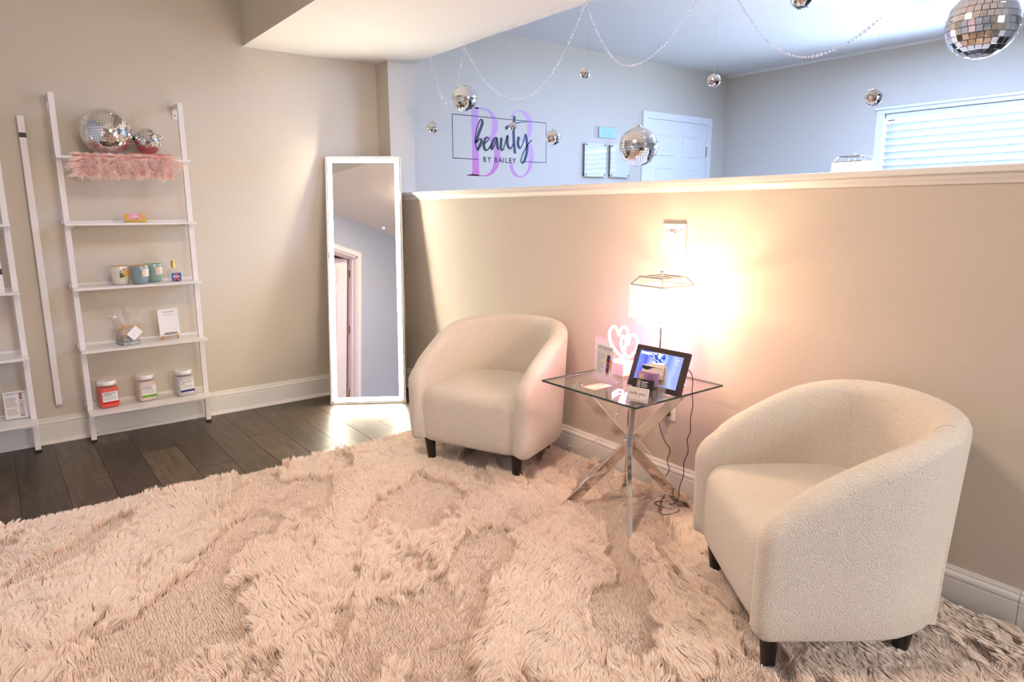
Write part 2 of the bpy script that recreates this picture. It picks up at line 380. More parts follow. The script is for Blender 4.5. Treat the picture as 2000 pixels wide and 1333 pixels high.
# ------------------------------------------------------------------ doors
def casing(name, along, at, sign, a, b_, h, wd=0.06, d=0.018):
    bb = B()
    def bx(u0, u1, z0, z1):
        lo, hi = sorted((at, at+sign*d))
        if along == 'x': bb.box(u0, u1, lo, hi, z0, z1)
        else: bb.box(lo, hi, u0, u1, z0, z1)
    bx(a-wd, a, 0, h+wd); bx(b_, b_+wd, 0, h+wd); bx(a, b_, h, h+wd)
    return struct(bb, name, DOORW, bevel=0.003)
def six_panel(w_, h_, th, m, parent, M):
    b = B().box(0, w_, 0, th, 0, h_)
    o = b.end('door_slab', m, parent, M=M)
    cx = [(0.11, w_/2-0.05), (w_/2+0.05, w_-0.11)]
    rows = [(0.22, 0.80), (0.98, 1.58), (1.68, h_-0.12)]
    for y0, yy in ((-0.0001, -1), (th+0.0001, 1)):
        for x0, x1 in cx:
            for z0, z1 in rows:
                bb = B(); q = 0.022
                # raised field and sunk border as a stepped frame
                outer = [(x0, z0), (x1, z0), (x1, z1), (x0, z1)]; inner = [(x0+q, z0+q), (x1-q, z0+q), (x1-q, z1-q), (x0+q, z1-q)]
                v = [(x, y0, z) for x, z in outer] + [(x, y0+yy*0.007, z) for x, z in [(x0+.006, z0+.006), (x1-.006, z0+.006), (x1-.006, z1-.006), (x0+.006, z1-.006)]] + [(x, y0+yy*0.001, z) for x, z in inner] + [(x, y0+yy*0.001, z) for x, z in [(x0+.04, z0+.04), (x1-.04, z0+.04), (x1-.04, z1-.04), (x0+.04, z1-.04)]] + [(x, y0+yy*0.006, z) for x, z in [(x0+.06, z0+.06), (x1-.06, z0+.06), (x1-.06, z1-.06), (x0+.06, z1-.06)]]
                f = []
                for r_ in range(4):
                    for k in range(4): f.append((r_*4+k, r_*4+(k+1) % 4, (r_+1)*4+(k+1) % 4, (r_+1)*4+k))
                f.append((16, 17, 18, 19))
                bb._add(v, f); bb.end('door_panel', m, o)
    return o
HINGE = mat('brass_hinge', (0.45, 0.40, 0.28), 0.35, 1.0)
d1 = casing('door_1', 'x', YB, -1, 4.757, 5.617, 1.995)
six_panel(0.856, 1.99, 0.035, DOORW, d1, T(4.759, YB-0.012, 0.003))
B().cyl((5.613, YB-0.02, 1.70), 0.007, 0.09, 8).box(5.60, 5.613, YB-0.0135, YB-0.0125, 1.70, 1.79).end('hinge', HINGE, d1)
B().cyl((5.613, YB-0.02, 0.9), 0.007, 0.09, 8).end('hinge', HINGE, d1)
d2 = casing('door_2', 'y', XL, 1, D2a, D2b, D2h)
B().box(XL-0.12, XL, D2a, D2a+0.018, 0, D2h).box(XL-0.12, XL, D2b-0.018, D2b, 0, D2h).box(XL-0.12, XL, D2a, D2b, D2h-0.018, D2h).box(XL-0.075, XL-0.045, D2a+0.018, D2a+0.03, 0, D2h-0.018).end('jamb', DOORW, d2)
six_panel(0.77, 2.0, 0.035, DOORW, d2, T(XL-0.115, D2a+0.045, 0.005) @ Matrix.Rotation(R(122), 4, 'Z'))
for z in (0.35, 1.10, 1.78):
    B().cyl((XL-0.105, D2a+0.03, z), 0.008, 0.09, 8).box(XL-0.105, XL-0.07, D2a+0.0175, D2a+0.0195, z, z+0.09).end('hinge', HINGE, d2)

# ------------------------------------------------------------------ rug
RX0, RX1, RY0, RY1 = -0.66, 2.165, -0.55, 3.055
rug = thing('shag_rug', 'large blush cream shag rug with brushed patches under both armchairs', 'rug', (0, 0, 0))
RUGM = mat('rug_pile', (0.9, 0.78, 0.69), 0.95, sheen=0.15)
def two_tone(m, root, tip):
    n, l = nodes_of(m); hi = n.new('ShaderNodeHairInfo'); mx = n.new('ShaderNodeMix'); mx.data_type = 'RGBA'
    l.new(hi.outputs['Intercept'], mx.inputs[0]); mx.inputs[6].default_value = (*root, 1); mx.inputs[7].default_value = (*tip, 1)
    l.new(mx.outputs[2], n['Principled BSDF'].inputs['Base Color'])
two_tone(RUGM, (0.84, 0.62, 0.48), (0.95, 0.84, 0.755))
struct_r = B().box(RX0, RX1, RY0, RY1, 0.0005, 0.010).end('backing', mat('rug_backing', (0.80, 0.68, 0.60), 0.95), rug)
def vnoise(x, y, seed):
    xi = np.floor(x).astype(np.int64); yi = np.floor(y).astype(np.int64); fx = x-xi; fy = y-yi
    fx = fx*fx*(3-2*fx); fy = fy*fy*(3-2*fy)
    def h(a, b):
        n = (a*374761393 + b*668265263 + seed*1274126177) & 0x7fffffff
        n = ((n ^ (n >> 13))*1274126177) & 0x7fffffff
        n = (n ^ (n >> 16)) & 0x7fffffff
        return n/float(0x7fffffff)
    return (h(xi, yi)*(1-fx)+h(xi+1, yi)*fx)*(1-fy) + (h(xi, yi+1)*(1-fx)+h(xi+1, yi+1)*fx)*fy
def hair_object(name, pts, rad, m, parent, label=None):
    """pts (N, K, 3) float array -> one hair curves object"""
    N, K, _ = pts.shape
    hc = bpy.data.hair_curves.new(name); hc.add_curves([K]*N)
    hc.attributes['position'].data.foreach_set('vector', pts.astype(np.float32).ravel())
    ra = hc.attributes.get('radius') or hc.attributes.new('radius', 'FLOAT', 'POINT')
    ra.data.foreach_set('value', np.tile(rad, N).astype(np.float32))
    hc.materials.append(m)
    o = bpy.data.objects.new(name, hc); C.objects.link(o); o.parent = parent; o['kind'] = 'stuff'
    if label: o['label'] = label
    return o
def rug_pile():
    def fbm(p, q, seed): return 0.58*vnoise(p, q, seed) + 0.27*vnoise(p*2.3, q*2.3, seed+1) + 0.15*vnoise(p*5.1, q*5.1, seed+2)
    N = 1900000
    x = rng.uniform(RX0, RX1, N); y = rng.uniform(RY0, RY1, N)
    wx, wy = x+0.10*(vnoise(x*4, y*4, 51)-0.5), y+0.10*(vnoise(x*4, y*4, 52)-0.5)
    al, ac = wx*0.61+wy*0.79, -wx*0.79+wy*0.61                       # along and across the way the pile was brushed
    f = 0.72*fbm(al*2.3, ac*6.0, 3) + 0.28*fbm(al*6.5, ac*13.0, 33)
    jit = 0.09*(vnoise(x*45, y*45, 61)-0.5) + 0.05*(rng.random(N)-0.5)
    br = np.clip((f+jit-0.455)/0.05, 0, 1)                           # 1 = fluffed and brushed over, 0 = standing tufts
    edge = np.exp(-((f+jit-0.50)/0.022)**2)
    lock = vnoise(x*38, y*38, 71); lock2 = vnoise(x*85+4, y*85, 72)
    ang = R(52) + 4.6*(fbm(al*1.1+5, ac*2.2, 13)-0.5) + (lock-0.5)*1.9 + (vnoise(x*14, y*14, 14)-0.5)*1.2 + 2.2*(1-br)*(lock2-0.5)
    lay = 0.15 + 0.30*lock2 + br*(0.45+0.75*vnoise(x*24, y*24, 9)) + edge*0.3
    ts = 0.0085 + 0.0*x
    gi, gj = np.floor(x/ts).astype(np.int64), np.floor(y/ts).astype(np.int64)
    tx = (gi + vnoise(gi+0.0, gj+0.0, 21))*ts; ty = (gj + vnoise(gi+0.0, gj+0.0, 22))*ts
    big = 0.016; hi_, hj = np.floor(x/big+0.3*lock).astype(np.int64), np.floor(y/big+0.3*lock2).astype(np.int64)
    bx, by = (hi_+vnoise(hi_+0.0, hj+0.0, 23))*big, (hj+vnoise(hi_+0.0, hj+0.0, 24))*big
    tx = np.where(br > 0.5, bx, tx); ty = np.where(br > 0.5, by, ty)     # longer locks where the pile is fluffed up
    L = 0.016*(0.8+0.4*rng.random(N))*(1+0.60*br+0.45*edge)
    lean = np.arctan(lay); hz, up = L*np.sin(lean), L*np.cos(lean)
    z0 = 0.010 + 0.016*np.clip(vnoise(al*2.0, ac*5.0, 31)-0.35, 0, 1) + 0.007*br + 0.011*edge + 0.006*br*vnoise(x*18, y*18, 34) + 0.005*br*lock
    dx, dy = np.cos(ang), np.sin(ang)
    cl0 = 0.55 - 0.15*br
    K = 4; pts = np.zeros((N, K, 3))
    for k in range(K):
        t = k/(K-1); cl = cl0*t
        pts[:, k, 0] = x + (tx-x)*cl + dx*hz*t**1.4
        pts[:, k, 1] = y + (ty-y)*cl + dy*hz*t**1.4
        pts[:, k, 2] = z0 + up*t*(1-0.2*t)
    pts[:, :, 0] = np.minimum(pts[:, :, 0], RX1+0.018); pts[:, :, 1] = np.minimum(pts[:, :, 1], RY1+0.02)
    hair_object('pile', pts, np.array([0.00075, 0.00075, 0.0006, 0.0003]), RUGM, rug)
rug_pile()

# ------------------------------------------------------------------ armchairs
def top_line(u):
    uu = max(0.0, min(1.0, (0.235-u)/0.50)); ee = max(0.0, (u-0.165)/0.136)
    return 0.395 + 0.130*math.sqrt(max(0.0, 1-ee*ee)) + 0.190*math.sin(uu*math.pi/2)
def chair_shell():
    V, UF, t = 0.292, 0.275, 0.085
    base = []                                             # (u, v, nu, nv, arc) along the wall centre line, from the right arm front to the left one
    us = [0.262, 0.254, 0.243, 0.228, 0.208, 0.18, 0.14, 0.085, 0.03]
    side = [(u, -V) for u in us]
    na = 22
    arc = [(0.01 - 0.287*math.sin(math.pi*k/na)**0.92, -V*math.cos(math.pi*k/na)) for k in range(1, na)]
    path = side + arc + [(u, V) for u in reversed(us)]
    secs = []
    n = len(path)
    for i, (u, v) in enumerate(path):
        a = Vector(path[max(i-1, 0)]); c_ = Vector(path[min(i+1, n-1)]); tg = (c_-a).normalized(); nrm = Vector((tg.y, -tg.x))
        if nrm.dot(Vector((u-0.02, v))) < 0: nrm = -nrm
        if i in (0, n-1): nrm = Vector((0, -1 if i == 0 else 1))
        h = top_line(u)
        back = max(0.0, min(1.0, (0.1-u)/0.35))
        secs.append((u, v, nrm, h, back))
    verts = []
    def section(h, back, ins):
        rt, pts = t/2, []
        r_ = rt-ins; top = h-r_
        zb = 0.139 + ins*0.7
        pts = [(-r_, zb+0.014), (r_-0.024, zb), (r_-0.009, zb+0.003), (r_-0.002, zb+0.014)]
        for k in range(1, 6): pts.append((r_, zb+0.014+(top-zb-0.014)*k/6))
        for k in range(11):
            an = math.pi*k/10; pts.append((r_*math.cos(an), top+r_*math.sin(an)))
        for k in range(5, 0, -1): pts.append((-r_, zb+0.014+(top-zb-0.014)*k/6))
        return [(o_, z, (z-0.14)*(0.042+0.018*back)) for o_, z in pts]
    def emit(u, v, nrm, h, back, ins=0.0, du=0.0):
        if du: h = top_line(u+du)
        for o_, z, le in section(h, back, ins): verts.append((u+du+nrm.x*(o_+le), v+nrm.y*(o_+le), z))
    rr = 0.036; rows = 0
    for k in (4, 3, 2, 1):
        an = math.pi/2*k/4; emit(*secs[0], rr*(1-math.cos(an)), rr*math.sin(an)); rows += 1
    for s_ in secs: emit(*s_); rows += 1
    for k in (1, 2, 3, 4):
        an = math.pi/2*k/4; emit(*secs[-1], rr*(1-math.cos(an)), rr*math.sin(an)); rows += 1
    secs = [(u, v, nr, section(h, bk, 0.0), h) for u, v, nr, h, bk in secs]
    m = len(secs[0][3]); f = []
    for i in range(rows-1):
        for k in range(m): f.append((i*m+k, i*m+(k+1) % m, (i+1)*m+(k+1) % m, (i+1)*m+k))
    f += [tuple(range(m)), tuple(range((rows-1)*m, rows*m))]
    b = B(); b._add(verts, f)
    return b, secs
def make_chair(loc, head, label):
    c = thing('tub_armchair', label, 'armchair', loc, R(head), 'cream tub armchairs beside the glass table')
    c.scale = (0.947, 0.947, 0.950)
    b, secs = chair_shell()
    b.end('shell', BOUCLE, c, smooth=60)
    # upholstered seat between the arms, rounded front edge
    b = B(); nu, nv = 20, 14; hv = 0.252; v = []
    prof = [(0.255, 0.142), (0.276, 0.147), (0.2835, 0.160)] + [(0.284+0.004*math.sin(math.pi*k/6), 0.16+0.195*k/6) for k in range(1, 7)]
    prof += [(0.284-0.062*(1-math.cos(R(a))), 0.355+0.062*math.sin(R(a))) for a in (15, 30, 45, 60, 75, 90)] + [(u, 0.417+0.006*math.sin((0.222-u)/0.42*math.pi)) for u in (0.16, 0.08, 0.0, -0.08, -0.16, -0.22)] + [(-0.22, 0.142)]
    for k in range(nv+1):
        s_ = -1+2*k/nv; vv = hv*s_; e = max(0.0, (abs(s_)-0.90)/0.10)
        for u, z in prof: 
            wv = vv + (z-0.14)*0.045*s_
            v.append((u - 0.010*e*e*(u > 0.2) - 0.006*abs(s_)**3, wv, z - 0.012*e*e*(z > 0.3)))
    n = len(prof); f = [tuple(range(n)), tuple(range(nv*n, (nv+1)*n))]
    for k in range(nv):
        for i in range(n): f.append((k*n+i, k*n+(i+1) % n, (k+1)*n+(i+1) % n, (k+1)*n+i))
    b._add(v, f).end('seat', BOUCLE, c, smooth=60)
    # stitched seams on the inner back
    for idx in (13, 9+22-6):
        u, vv, nr, sec, h = secs[idx]; pts = []
        for o_, z, le in sec:
            if z > 0.40 and o_ < 0.02:
                q = (o_+le) - 0.0006*(1 if o_ < 0 else 0); pts.append((u+nr.x*q, vv+nr.y*q, z+(0.0006 if o_ > -0.03 else 0)))
        B().tube(pts, 0.0016, 5).end('seam', BOUCLE, c)
    for sx, sy in ((0.225, -0.245), (0.225, 0.245), (-0.165, -0.20), (-0.165, 0.20)):
        b = B(); k = 1 if sx > 0 else -1
        b.lathe([(0.0001, 0.0), (0.017, 0.0), (0.019, 0.004), (0.0285, 0.15), (0.0001, 0.15)], 20, T(sx, sy, 0.010) @ Matrix.Shear('XY', 4, (0.06*k, 0.05*(1 if sy > 0 else -1))))
        b.end('leg', LEG, c, smooth=40)
    B().box(-0.20, 0.24, -0.24, 0.24, 0.134, 0.150).end('dust_cover', mat('black_cloth', (0.02, 0.02, 0.02), 0.9), c)
    return c
make_chair((1.866, 2.545, 0), 202.3, 'cream boucle tub armchair between the lit mirror and the glass table')
make_chair((1.818, 0.904, 0), 142.3, 'cream boucle tub armchair turned side on, nearest to the camera on the rug')

# ------------------------------------------------------------------ glass side table
TX, TY, TZ = 1.912, 1.727, 0.545
tb = thing('side_table', 'square glass side table with crossed chrome legs between the armchairs', 'table', (TX, TY, 0))
b = B().box(-0.245, 0.245, -0.245, 0.245, TZ-0.008, TZ)
o = b.end('glass_top', [GLASS, GLASSEDGE], tb, bevel=0.0015, seg=1)
for p in o.data.polygons:
    if abs(p.normal.z) < 0.5: p.material_index = 1
for sx, sy in ((1, 1), (-1, -1), (1, -1), (-1, 1)):
    d = Vector((sx, sy, 0)).normalized(); across = Vector((-d.y, d.x, 0))
    wx = 0.042 if sx == sy else 0.022
    top = Vector((sx*0.150, sy*0.150, TZ-0.016)); foot = Vector((-sx*0.178, -sy*0.178, 0.014))
    # flat chrome strap, broad side in the plane of its own cross
    dirv = (top-foot).normalized(); up_in = dirv.cross(across)
    b = B().bar(foot, top + dirv*0.004, 0.040, 0.018, up_in)
    lg = b.end('leg', CHROME, tb, bevel=0.002)
    B().cyl((sx*0.150, sy*0.150, TZ-0.020), 0.020, 0.0115, 20).end('glass_pad', CHROME, tb, smooth=40)
B().box(-0.022, 0.022, -0.022, 0.022, 0.262, 0.318, Matrix.Rotation(R(45), 4, 'Z')).end('hub', CHROME, tb, bevel=0.003)
for s_ in (-1, 1):
    B().cyl((0, 0, 0), 0.0055, 0.003, 12, M=T(s_*0.018, -0.02, 0.29+0.012*s_) @ Matrix.Rotation(R(90), 4, 'X') @ T(0, 0, 0.004)).end('bolt', CHROME, tb)

# ------------------------------------------------------------------ crystal table lamps
BULB = emitter('lamp_bulb', (1.0, 0.68, 0.42), 530.0); BULB2 = emitter('desk_lamp_bulb', (1.0, 0.84, 0.68), 470.0)
def lamp(loc, label, rot, bulb):
    l_ = thing('table_lamp', label, 'lamp', loc, rot, 'crystal table lamps')
    B().lathe([(0.0001, 0), (0.058, 0), (0.060, 0.004), (0.058, 0.009), (0.020, 0.014), (0.007, 0.022), (0.0001, 0.022)], 28).end('base', CHROME, l_, smooth=40)
    B().cyl((0, 0, 0.02), 0.0045, 0.235, 10).sphere((0, 0, 0.255), 0.009, 10, 6).cyl((0, 0, 0.258), 0.006, 0.03, 10).end('stem', CHROME, l_, smooth=50)
    B().bar((-0.035, 0, 0.262), (0.035, 0, 0.262), 0.006, 0.006, (0, 1, 0)).cyl((0.030, 0, 0.262), 0.011, 0.03, 12).cyl((-0.030, 0, 0.262), 0.011, 0.03, 12).end('socket', CHROME, l_)
    for s_ in (-1, 1):
        B().lathe([(0.0001, 0), (0.009, 0.002), (0.012, 0.014), (0.019, 0.03), (0.021, 0.042), (0.017, 0.056), (0.0001, 0.064)], 14, T(s_*0.030, 0, 0.292)).end('bulb', bulb, l_, smooth=60)
    lo, hi, z0, z1 = 0.083, 0.060, 0.378, 0.408
    fr = B()
    for s_, z in ((lo, z0), (hi, z1)):
        q = [(-s_, -s_, z), (s_, -s_, z), (s_, s_, z), (-s_, s_, z)]
        for i in range(4): fr.bar(q[i], q[(i+1) % 4], 0.005, 0.005, (0, 0, 1))
    for sx in (-1, 1):
        for sy in (-1, 1): fr.bar((sx*lo, sy*lo, z0), (sx*hi, sy*hi, z1), 0.003, 0.003, (0, 0, 1))
    fr.bar((-hi, 0, z1), (hi, 0, z1), 0.004, 0.004, (0, 0, 1)); fr.bar((0, -hi, z1), (0, hi, z1), 0.004, 0.004, (0, 0, 1))
    fr.cyl((0, 0, 0.29), 0.002, 0.12, 8)
    fo = fr.end('shade_frame', CHROME, l_)
    B().cyl((0, 0, 0.408), 0.003, 0.008, 8).lathe([(0.0001, 0), (0.006, 0.001), (0.009, 0.007), (0.010, 0.011), (0.0075, 0.015), (0.0001, 0.016)], 12, T(0, 0, 0.416)).end('finial', CHROME, l_, smooth=50)
    g = B(); oct_f = [(0, 1, 2), (0, 2, 3), (0, 3, 4), (0, 4, 1), (5, 2, 1), (5, 3, 2), (5, 4, 3), (5, 1, 4)]
    def bead(x, y, z, r, h):
        a = random.random()*1.5
        g._add([(x, y, z+h)] + [(x+r*math.cos(a+k*math.pi/2), y+r*math.sin(a+k*math.pi/2), z) for k in range(4)] + [(x, y, z-h)], oct_f)
    for s_, n_, zt, nb in ((lo, 11, 0.371, 8), (hi, 8, 0.345, 8)):
        for e in range(4):
            for k in range(n_):
                t_ = -1+2*k/(n_-0.0)
                x, y = [(t_, -1), (1, t_), (-t_, 1), (-1, -t_)][e]
                for j in range(nb):
                    last = j == nb-1
                    bead(x*s_, y*s_, zt-j*0.0148-(0.005 if last else 0), 0.0066, 0.0075 if not last else 0.013)
    # faceted panels of the sloping crown
    g.end('crystal_fringe', CRYSTAL, l_, kind='stuff')
    return l_
lamp((1.995, 1.659, TZ+0.0005), 'lit crystal lamp with square beaded shade on the glass side table', R(-5), BULB)
lamp((4.00, 1.965, 1.0855), 'second crystal lamp glowing behind the half wall on the reception desk', R(0), BULB2)
dk = thing('reception_desk', 'white reception desk hidden behind the half wall, carrying the second lamp', 'desk', (3.95, 1.7, 0))
B().box(-0.28, 0.28, -0.9, 0.9, 1.05, 1.085).end('desktop', WSHELF, dk, bevel=0.003)
B().box(-0.26, -0.24, -0.88, 0.88, 0.0, 1.05).end('front_panel', WSHELF, dk)
for s_ in (-0.88, 0.86): B().box(-0.24, 0.26, s_, s_+0.02, 0.0, 1.05).end('side_panel', WSHELF, dk)

# ------------------------------------------------------------------ things on the glass table
G0 = TZ + 0.0006
FRM = mat('dark_frame', (0.028, 0.016, 0.018), 0.4)
def screen_mat():
    m = bpy.data.materials.new('lit_screen'); m.use_nodes = True; n, l = nodes_of(m); n.clear()
    o = n.new('ShaderNodeOutputMaterial'); e = n.new('ShaderNodeEmission'); e.inputs[1].default_value = 1.15
    tc = n.new('ShaderNodeTexCoord'); sp = n.new('ShaderNodeSeparateXYZ'); l.new(tc.outputs['Object'], sp.inputs[0])
    # bright pale band down the middle-left, blue sides (a picture shown on the screen)
    no = n.new('ShaderNodeTexNoise'); no.inputs['Scale'].default_value = 14; l.new(tc.outputs['Object'], no.inputs['Vector'])
    mm = n.new('ShaderNodeMath'); mm.operation = 'MULTIPLY_ADD'; mm.inputs[1].default_value = 0.05; l.new(no.outputs[0], mm.inputs[0]); l.new(sp.outputs[0], mm.inputs[2])
    mr = n.new('ShaderNodeMapRange'); mr.inputs['From Min'].default_value = -0.07; mr.inputs['From Max'].default_value = 0.13; l.new(mm.outputs[0], mr.inputs[0])
    cr = n.new('ShaderNodeValToRGB'); l.new(mr.outputs[0], cr.inputs[0]); el = cr.color_ramp.elements
    el[0].position = 0.0; el[0].color = (0.22, 0.30, 0.95, 1); el[1].position = 1.0; el[1].color = (0.42, 0.50, 1.0, 1)
    for p, c_ in ((0.13, (0.10, 0.13, 0.85)), (0.22, (0.35, 0.42, 1.0)), (0.34, (0.62, 0.70, 1.0)), (0.56, (0.55, 0.66, 1.0)), (0.66, (0.20, 0.30, 0.9)), (0.78, (0.50, 0.58, 1.0)), (0.9, (0.34, 0.42, 1.0))):
        q = el.new(p); q.color = (*c_, 1)
    l.new(cr.outputs[0], e.inputs[0]); l.new(e.outputs[0], o.inputs[0]); return m
df = thing('digital_frame', 'dark framed digital photo frame with lit blue screen tilted on glass table', 'photo frame', (1.880, 1.591, G0+0.001), R(181.4+90))
P = PANEL(20.5)
b = B(); fw_, fh_, bd = 0.238, 0.159, 0.019
b.box(-fw_/2, fw_/2, 0, bd, -0.012, 0.006).box(-fw_/2, fw_/2, fh_-bd, fh_, -0.012, 0.006).box(-fw_/2, -fw_/2+bd, bd, fh_-bd, -0.012, 0.006).box(fw_/2-bd, fw_/2, bd, fh_-bd, -0.012, 0.006).box(-fw_/2+0.004, fw_/2-0.004, 0.004, fh_-0.004, -0.018, -0.008)
b.end('frame', FRM, df, M=P, bevel=0.0012)
scn = B().box(-fw_/2+bd, fw_/2-bd, bd, fh_-bd, -0.004, 0.001).end('screen', screen_mat(), df, M=P)
PB1, PB2, PB3 = emitter('picture_blue', (0.03, 0.10, 0.62), 1.0), emitter('picture_white', (0.85, 0.90, 1.0), 1.25), emitter('picture_sky', (0.16, 0.35, 1.0), 1.1)
b = B()      # blossoms and window seen in the picture
for k in range(70):
    x = random.gauss(-0.005, 0.022); y = fh_-0.034+random.gauss(0, 0.010); q = random.uniform(0.0015, 0.004)
    if abs(x) < 0.075 and y < fh_-bd-0.004: b.box(x-q, x+q, y-q, y+q, 0.0010, 0.0014)
for k in range(46):
    y = random.uniform(bd+0.006, fh_-0.055); x = 0.028+random.gauss(0, 0.004); q = random.uniform(0.001, 0.003)
    b.box(x-q, x+q, y-q, y+q, 0.0010, 0.0014)
b.end('picture_blossom', PB1, scn, kind='stuff')
B().box(-0.03, 0.022, 0.055, fh_-0.052, 0.0010, 0.0013).prism([(-0.095, fh_-bd-0.013), (-0.03, fh_-bd-0.016), (-0.03, fh_-bd-0.004), (-0.095, fh_-bd-0.004)], 0.001, 0.0013).sphere((-0.008, fh_-0.030, 0.001), 0.012, 14, 6, (1, 1, 0.05)).end('picture_highlight', PB2, scn)
text('9:24', 0.010, PB2, scn, T(0.074, fh_-0.034, 0.0014))
text('Mon', 0.007, PB2, scn, T(0.074, fh_-0.046, 0.0014))
B().prism([(-0.02, 0), (0.02, 0), (0.0, 0.09)], 0, 0.006, T(0, 0.052, 0) @ Matrix.Rotation(R(86), 4, 'X')).end('stand', FRM, df)

# acrylic sign holder with a product card
sg = thing('sign_holder', 'clear acrylic sign holder with a serum leaflet on the glass table', 'sign', (1.850, 1.812, G0), R(170+90))
P = PANEL(2)
B().box(-0.074, 0.074, -0.028, 0.030, 0, 0.006).box(-0.068, 0.068, -0.009, 0.012, 0.006, 0.020).end('base', ACRYL, sg, bevel=0.0015)
B().box(-0.066, 0.066, 0.020, 0.168, -0.003, 0.003).end('clear_panel', ACRYL, sg, M=P, bevel=0.001)
sh = B().box(-0.048, 0.058, 0.024, 0.140, 0.0032, 0.0040).end('leaflet', PAPER, sg, M=P)
text('RETARDINE', 0.0165, mat('plum_ink', (0.07, 0.015, 0.07), 0.5), sh, T(0.004, 0.127, 0.0042), xs=1.0)
text('Gentle Renewal Treatment', 0.0062, GREYINK, sh, T(0.004, 0.117, 0.0042))
b = B(); lines(b, -0.042, 0.012, [0.108-0.0046*k for k in range(6)]); lines(b, -0.042, -0.018, [0.0775], 0.002, ragged=0); lines(b, -0.042, 0.010, [0.072-0.0046*k for k in range(6)]); lines(b, -0.042, -0.02, [0.043], 0.002, ragged=0); lines(b, -0.042, 0.004, [0.038-0.0046*k for k in range(3)])
b.end('small_print', GREYINK, sh, M=T(0, 0, 0.0041))
PURP = mat('purple_print', (0.10, 0.012, 0.13), 0.4); ORNG = mat('orange_print', (0.85, 0.36, 0.10), 0.5)
B().prism([(0.010, 0.088), (0.020, 0.060), (0.026, 0.090)], 0, 0.0002).prism([(0.040, 0.09), (0.055, 0.085), (0.047, 0.045), (0.040, 0.05)], 0, 0.0002).end('picture_leaf', ORNG, sh, M=T(0, 0, 0.0041))
RT = T(0.028, 0.07, 0.0044) @ Matrix.Rotation(R(-7), 4, 'Z')
B().box(-0.010, 0.010, 0.006, 0.036, 0, 0.0003).box(-0.010, 0.010, -0.034, 0.002, 0, 0.0003).end('picture_bottle', PURP, sh, M=RT)
B().box(-0.010, 0.010, 0.002, 0.006, 0, 0.0003).box(-0.010, 0.010, -0.044, -0.034, 0, 0.0003).tube([(-0.005, -0.018, 0.0006), (-0.002, -0.004, 0.0006)], 0.0007, 4).tube([(0.001, -0.018, 0.0006), (0.004, -0.004, 0.0006)], 0.0007, 4).end('picture_trim', mat('copper_print', (0.6, 0.28, 0.22), 0.4), sh, M=RT)

# neon hearts lamp
nh = thing('neon_hearts_light', 'pink neon double heart light on a small pale box, glass table', 'neon light', (1.987, 1.848, G0))
B().box(-0.040, 0.040, -0.046, 0.052, 0, 0.052).end('base_box', mat('pale_pink_box', (0.82, 0.68, 0.70), 0.5), nh, bevel=0.002)
B().cyl((0, -0.005, 0.052), 0.013, 0.010, 14).end('tube_socket', PAPER, nh)
NEON = emitter('pink_neon', (1.0, 0.30, 0.90), 40.0)
h1 = [(1.872, .697), (1.882, .721), (1.903, .731), (1.922, .712), (1.924, .683), (1.908, .651), (1.878, .626), (1.847, .614), (1.837, .654), (1.825, .697), (1.823, .723), (1.843, .737), (1.865, .723), (1.872, .697)]
h2 = [(1.813, .67), (1.828, .697), (1.842, .701), (1.849, .677), (1.843, .649), (1.825, .63), (1.803, .621), (1.771, .654), (1.762, .682), (1.765, .702), (1.785, .714), (1.803, .705), (1.813, .67)]
for hh, xo in ((h1, 0.006), (h2, -0.004)):
    P3 = catmull([(xo, y-1.848, z-G0) for y, z in hh], 5)
    B().tube(P3, 0.0052, 8).end('neon_tube', NEON, nh, smooth=60)
B().tube([(0, -0.012, 0.055), (0.0, -0.008, 0.068)], 0.0036, 8).tube([(0.003, 0.004, 0.055), (0.004, 0.0, 0.066)], 0.0036, 8).end('neon_stem', NEON, nh)

# business cards in a four step clear holder
hd = thing('card_holder', 'clear four tier business card holder at the front corner of glass table', 'card holder', (1.700, 1.507, G0), R(193+90))
hb = B().box(-0.046, 0.046, -0.012, 0.150, 0, 0.003)
for k in range(4):
    y, z = 0.002+0.034*k, 0.006+0.020*k
    hb.box(-0.046, 0.046, y-0.010, y-0.0075, 0.003, z+0.020).box(-0.046, 0.046, y+0.014, y+0.0165, 0.003, z+0.050-0.018*(k < 3)).box(-0.046, 0.046, y-0.0075, y+0.014, z, z+0.0025)
    hb.box(-0.0485, -0.046, y-0.010, y+0.0165, 0.003, z+0.022).box(0.046, 0.0485, y-0.010, y+0.0165, 0.003, z+0.022)
hb.end('holder', ACRYL, hd)
def cards(k, m, label, deco, w_=0.080, h_=0.048, lift=0.0):
    o = thing('business_cards', label, 'business cards', (0, 0, 0), 0, 'business cards in the clear holder')
    y, z = 0.004+0.034*k, 0.0091+0.020*k+lift
    o.matrix_world = T(1.700, 1.507, G0) @ Matrix.Rotation(R(193+90), 4, 'Z') @ T(0, y-0.004, z)
    q = B().box(-w_/2, w_/2, 0, h_, -0.0065, 0).end('card_stack', m, o, M=PANEL(10))
    deco(q, w_, h_); return o
def d_bella(q, w_, h_):
    text('bella you', 0.0165, INK, q, T(0, h_*0.60, 0.0003)); text('SKINCARE', 0.0045, GREYINK, q, T(0, h_*0.36, 0.0003))
    b = B()
    for a, c_, d, e in ((-w_/2+.005, w_/2-.005, .005, .0056), (-w_/2+.005, w_/2-.005, h_-.0056, h_-.005), (-w_/2+.005, -w_/2+.0056, .005, h_-.005), (w_/2-.0056, w_/2-.005, .005, h_-.005)): b.box(a, c_, d, e, 0, 0.0002)
    b.end('border', INK, q)
SKIN = mat('portrait_print', (0.55, 0.30, 0.20), 0.6)
